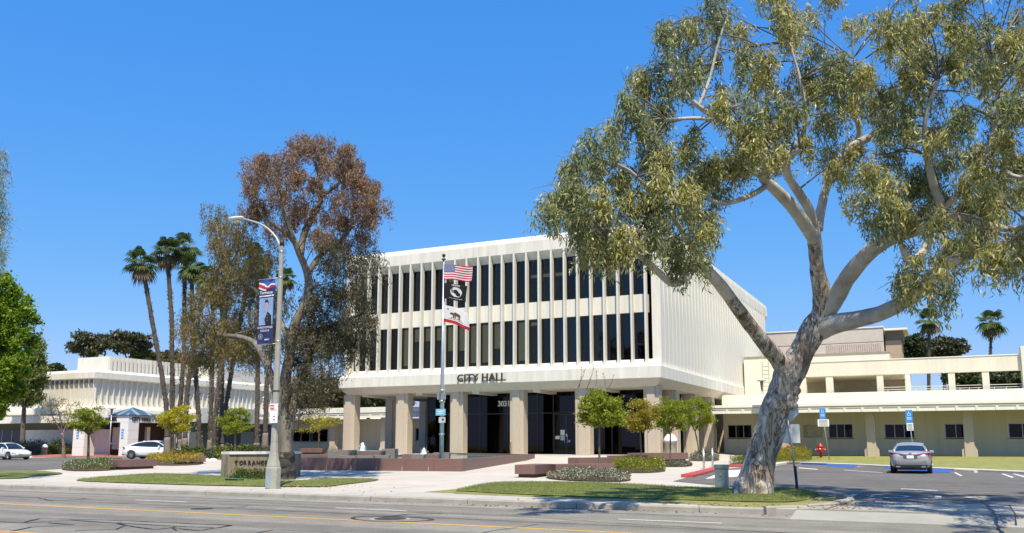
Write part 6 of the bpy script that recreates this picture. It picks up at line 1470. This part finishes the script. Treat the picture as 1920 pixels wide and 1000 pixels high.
# ================================================================== CARS
def lerp_tab(x, tab): return interp(x, tab)
def car(label, loc, rz, paint, L=4.88, Wd=1.86, Ht=1.45, grp='parked cars', lamps=True, far=0, plate_txt=None, name='parked_car', roof_shift=0):
    t = thing(name, label, 'car', loc, rz, grp)
    # +x is forward. lower body stations
    top = [(-.5, .70), (-.495, .86), (-.47, .99), (-.43, 1.03), (-.36, 1.05), (-.2, 1.0), (.10, .95), (.20, .93), (.36, .82), (.45, .70), (.49, .56), (.5, .45)]
    bot = [(-.5, .42), (-.48, .30), (-.42, .24), (-.3, .2), (.3, .2), (.42, .22), (.48, .26), (.5, .36)]
    hw = [(-.5, .70), (-.49, .80), (-.46, .88), (-.40, .95), (-.25, 1.0), (.25, 1.0), (.40, .94), (.46, .84), (.49, .68), (.5, .5)]
    xs = [-.5, -.495, -.48, -.46, -.43, -.40, -.36, -.30, -.24, -.16, -.08, 0, .08, .16, .24, .30, .36, .40, .43, .46, .48, .495, .5]
    bm = bmesh.new(); prev = None; nP = 18
    for xx in xs:
        zt_, zb, w = lerp_tab(xx, top)*Ht/1.45, lerp_tab(xx, bot), lerp_tab(xx, hw)*Wd/2
        ring = []
        prof = [(0, zb), (.6, zb), (.90, zb+.04), (.97, zb+.16), (1.0, zb+(zt_-zb)*.52), (.985, zb+(zt_-zb)*.66), (.955, zb+(zt_-zb)*.88), (.90, zt_-.012), (.78, zt_+.01), (.4, zt_+.03), (0, zt_+.035)]
        for u, z in prof: ring.append(bm.verts.new((xx*L, u*w, z)))
        ringm = [bm.verts.new((xx*L, -u*w, z)) for u, z in prof[1:-1]][::-1]
        ring = ring+ringm
        if prev:
            for k in range(len(ring)): bm.faces.new((prev[k], prev[(k+1) % len(ring)], ring[(k+1) % len(ring)], ring[k]))
        else: bm.faces.new(ring)
        prev = ring
    bm.faces.new(prev[::-1])
    body = bmobj('body', bm, paint, t, True)
    wb = (-.315*L, .315*L); wr = .335
    bmc = bmesh.new()
    for x in wb:
        for s in (-1, 1):
            bmesh.ops.create_cone(bmc, cap_ends=True, segments=28, radius1=wr+.05, radius2=wr+.05, depth=.34, matrix=Matrix.Translation((x, s*(Wd/2-.10), wr))@Matrix.Rotation(R(90), 4, 'X'))
    cut = bmobj('cut', bmc, blk); cut.parent = t
    md = body.modifiers.new('arch', 'BOOLEAN'); md.object = cut; md.operation = 'DIFFERENCE'; md.solver = 'EXACT'
    dg = bpy.context.evaluated_depsgraph_get(); dg.update(); me = bpy.data.meshes.new_from_object(body.evaluated_get(dg)); body.modifiers.clear(); body.data = me
    me.shade_smooth() if hasattr(me, 'shade_smooth') else None
    bpy.data.objects.remove(cut)
    if len(me.materials) == 0: me.materials.append(paint)
    boxo('underbody', (-.42*L, .42*L, -Wd*.36, Wd*.36, .17, .5), blk, t)
    # cabin: glasshouse + roof
    cab = [(-.40, 1.02, .66, 1.03), (-.345, 1.05, .71, 1.13), (-.22, 1.03, .74, 1.36), (-.10, 1.0, .745, 1.43), (.02, .98, .745, 1.45), (.10, .96, .73, 1.40), (.20, .94, .70, 1.16), (.265, .91, .66, .93)]
    def cabin(off, sl=slice(None)):
        bm = bmesh.new(); prev = None
        for xx, zb, w, zt_ in cab[sl]:
            wb_, wt = w*Wd/2*1.20+off, w*Wd/2*(.80 if zt_ > 1.2 else 1.02)+off
            r = [bm.verts.new((xx*L, y, z)) for y, z in ((wb_, zb-.06), ((wb_*.45+wt*.55), zb+(zt_-zb)*.55), (wt+.02, zt_-.05), (wt-.08, zt_-.006+off), (wt*.5, zt_+.012+off), (0, zt_+.02+off), (-wt*.5, zt_+.012+off), (-wt+.08, zt_-.006+off), (-wt-.02, zt_-.05), (-(wb_*.45+wt*.55), zb+(zt_-zb)*.55), (-wb_, zb-.06))]
            if prev:
                for k in range(10):
                    f = bm.faces.new((prev[k], prev[k+1], r[k+1], r[k]))
            prev = r
        return bm
    cg = mat('car_glass', (.012, .018, .02), .06, .05, spec=.8); o = bmobj('glasshouse', cabin(0), cg, t, True)
    # roof skin
    bm = bmesh.new(); prev = None
    for xx, zb, w, zt_ in [(-.26, 1.03, .735, 1.29), (-.22, 1.03, .74, 1.36), (-.10, 1.0, .745, 1.43), (.02, .98, .745, 1.45), (.085, .96, .735, 1.41), (.105, .96, .73, 1.385)]:
        wt = w*Wd/2*.8; r = [bm.verts.new((xx*L, y, z+.008)) for y, z in ((wt+.03, zt_-.065), (wt-.075, zt_), (wt*.5, zt_+.016), (0, zt_+.026), (-wt*.5, zt_+.016), (-wt+.075, zt_), (-wt-.03, zt_-.065))]
        if prev:
            for k in range(6): bm.faces.new((prev[k], prev[k+1], r[k+1], r[k]))
        prev = r
    bmobj('roof', bm, paint, t, True)
    for s in (-1, 1):     # pillars and rails
        yb, yt = s*.70*Wd/2*1.2, s*.745*Wd/2*.82
        A = [(.255*L, s*.655*Wd/2*1.18, .93), (.19*L, s*.70*Wd/2*1.02, 1.17), (.10*L, s*(.73*Wd/2*.8+.025), 1.345), (.02*L, yt+s*.015, 1.405), (-.10*L, yt+s*.015, 1.385), (-.22*L, s*(.74*Wd/2*.8+.025), 1.315), (-.31*L, s*.72*Wd/2*.98, 1.19), (-.40*L, s*.665*Wd/2*1.15, 1.04)]
        tubeo('pillar', A, [.035, .032, .03, .028, .028, .04, .06, .07], paint, t, 8, sub=3)
        tubeo('door_pillar', [(-.03*L, s*.745*Wd/2*1.185, 1.0), (-.03*L, s*(.745*Wd/2*.8+.035), 1.39)], .022, blk, t, 6)
        tubeo('belt_trim', [(.25*L, s*.67*Wd/2*1.2, .925), (0, s*.748*Wd/2*1.2, .985), (-.3*L, s*.72*Wd/2*1.2, 1.035)], .012, steel, t, 5, sub=3)
        for x in (.235, -.03, -.255):
            boxo('door_seam', (x*L-.006, x*L+.006, s*Wd/2*.975, s*Wd/2*.995, .32, .90), blk, t)
        for x in (-.01, -.22): boxo('door_handle', (x*L-.09, x*L+.05, s*Wd/2*.985, s*Wd/2*1.005, .76, .79), paint, t)
        boxo('sill', (-.24*L, .24*L, s*Wd/2*.90, s*Wd/2*.985, .185, .25), blk, t)
        m_ = boxo('mirror', (.17*L-.06, .17*L+.07, s*(Wd/2*.90)-.0, s*(Wd/2*.90)+s*.22, .94, 1.07), paint, t, bev=.03)
    for x in wb:
        for s in (-1, 1):
            w = bpy.data.objects.new('wheel', None); 
            tyre = [(.235, -.10), (.30, -.11), (.325, -.10), (wr, -.07), (wr, .07), (.325, .10), (.30, .11), (.235, .10)]
            bm = bmesh.new(); lathe(bm, tyre, 26)
            for v in bm.verts: v.co = Vector((v.co.x, v.co.z, v.co.y))
            w = bmobj('wheel', bm, mat('tyre_rubber', (.018, .018, .018), .8), t, True); w.location = (x, s*(Wd/2-.13), wr)
            bm = bmesh.new(); lathe(bm, [(.232, -.02), (.232, .06), (.205, .075), (.195, .03), (.06, .02), (.05, .045)], 26)
            for v in bm.verts: v.co = Vector((v.co.x, s*(v.co.z+.045), v.co.y))
            bmobj('rim', bm, mat('rim_dark', (.06, .06, .065), .4, metal=.6), w, True)
            bm = bmesh.new()
            for k in range(10):
                a = 2*math.pi*k/10; tube(bm, [(.04*math.cos(a), s*.10, .04*math.sin(a)), (.21*math.cos(a+.12), s*.115, .21*math.sin(a+.12))], [.022, .018], 5)
            bmobj('spoke', bm, mat('rim_alloy', (.5, .5, .51), .3, metal=.8), w)
    tl = mat('tail_lamp_red', (.35, .008, .012), .15, .1, spec=.8, coat=.6)
    for s in (-1, 1):
        bm = bmesh.new(); y0, y1 = s*Wd/2*.36, s*Wd/2*.90
        V = [(-.497*L-.012, y0, .865), (-.497*L-.012, y0, .925), (-.478*L, y1*.96, .99), (-.45*L, s*Wd/2*.935, .985), (-.44*L, s*Wd/2*.965, .90), (-.468*L, y1*1.01, .83), (-.488*L, y1*.8, .83)]
        vs = [bm.verts.new(v) for v in V]; f = bm.faces.new(vs); r = bmesh.ops.extrude_face_region(bm, geom=[f]); bmesh.ops.translate(bm, verts=[v for v in r['geom'] if isinstance(v, bmesh.types.BMVert)], vec=(.05, -s*.03, 0)); bmobj('tail_light', bm, tl, t)
        bm = bmesh.new(); V = [(.492*L, s*Wd/2*.42, .58), (.46*L, s*Wd/2*.83, .66), (.42*L, s*Wd/2*.955, .72), (.43*L, s*Wd/2*.95, .62), (.478*L, s*Wd/2*.78, .54)]
        vs = [bm.verts.new(v) for v in V]; f = bm.faces.new(vs); r = bmesh.ops.extrude_face_region(bm, geom=[f]); bmesh.ops.translate(bm, verts=[v for v in r['geom'] if isinstance(v, bmesh.types.BMVert)], vec=(-.04, -s*.02, .02)); bmobj('headlight', bm, mat('headlight_glass', (.5, .52, .55), .1, spec=.8), t)
        boxo('exhaust', (-.5*L-.02, -.47*L, s*.55-.09, s*.55+.09, .30, .36), steel, t)
    boxo('rear_chrome_bar', (-.5*L-.018, -.49*L, -Wd*.19, Wd*.19, .895, .92), steel, t)
    boxo('plate_recess', (-.5*L-.012, -.49*L, -.30, .30, .70, .875), mat('recess_grey', (.10, .10, .105), .5), t)
    boxo('number_plate', (-.5*L-.022, -.5*L-.014, -.155, .155, .715, .865), signw, t)
    boxo('rear_bumper_insert', (-.497*L-.014, -.47*L, -Wd*.38, Wd*.38, .30, .40), blk, t)
    boxo('badge', (-.5*L-.022, -.49*L, -.06, .06, .935, .985), steel, t)
    boxo('antenna', (-.22*L, -.19*L, -.02, .02, 1.37, 1.46), paint, t)
    return t
silver = mat('silver_car_paint', (.40, .405, .41), .3, .03, 2, metal=.4, coat=.6); whitec = mat('white_car_paint', (.78, .78, .77), .3, .02, 2, coat=.6); silver2 = mat('pale_silver_car_paint', (.68, .68, .68), .35, .03, 2, metal=.05, coat=.6)
cp = G(1707, 889); car('silver sedan seen from behind parked in front of the blue sign', (cp.x, cp.y+2.35, .012), R(91), silver)
cw0 = G(266, 861.5); car('white sedan parked beside the entrance pavilion', (cw0.x+1.0, cw0.y+.4, gz(cw0.x, cw0.y)+.012), R(18), whitec, Ht=1.45)
cs0 = G(14, 862.5); car('pale silver sedan cut off by the left edge of the annex drive', (cs0.x-.6, cs0.y+.3, .012), R(-2), silver2)

# ---------------- litter of leaves and bark below the gums
def litter(name, label, regions, n, m, L_=(.04, .10)):
    P = []
    for (x0, x1, y0, y1, z, k) in regions:
        for _ in range(int(n*k)):
            x, y = random.gauss((x0+x1)/2, (x1-x0)/3.2), random.uniform(y0, y1); P.append((x, y, (gz(x, y) if z is None else 0)+(z if z is not None else .055)))
    P = np.array(P); D_ = rng.normal(size=P.shape); D_[:, 2] *= .12; tag(leaves(name, P, D_, rng.uniform(*L_, len(P)), .03, m), kind='stuff')
litter('leaf_litter', None, [(-9, -2.4, 22.8, 26.2, None, 1.0), (-6, -2.2, 20.6, 21.6, .012, .15), (-3.0, -1.6, 20.6, 23.6, .025, .35), (-14, -3, 20.0, 20.4, -.125, .35), (-22, -17, 22.4, 24.5, None, .2), (-30, 4, 20.5, 22.5, .012, .10)], 800, leafmat('fallen_leaf', [(.12, .07, .035), (.28, .17, .09), (.42, .30, .18), (.2, .06, .03)], 0))
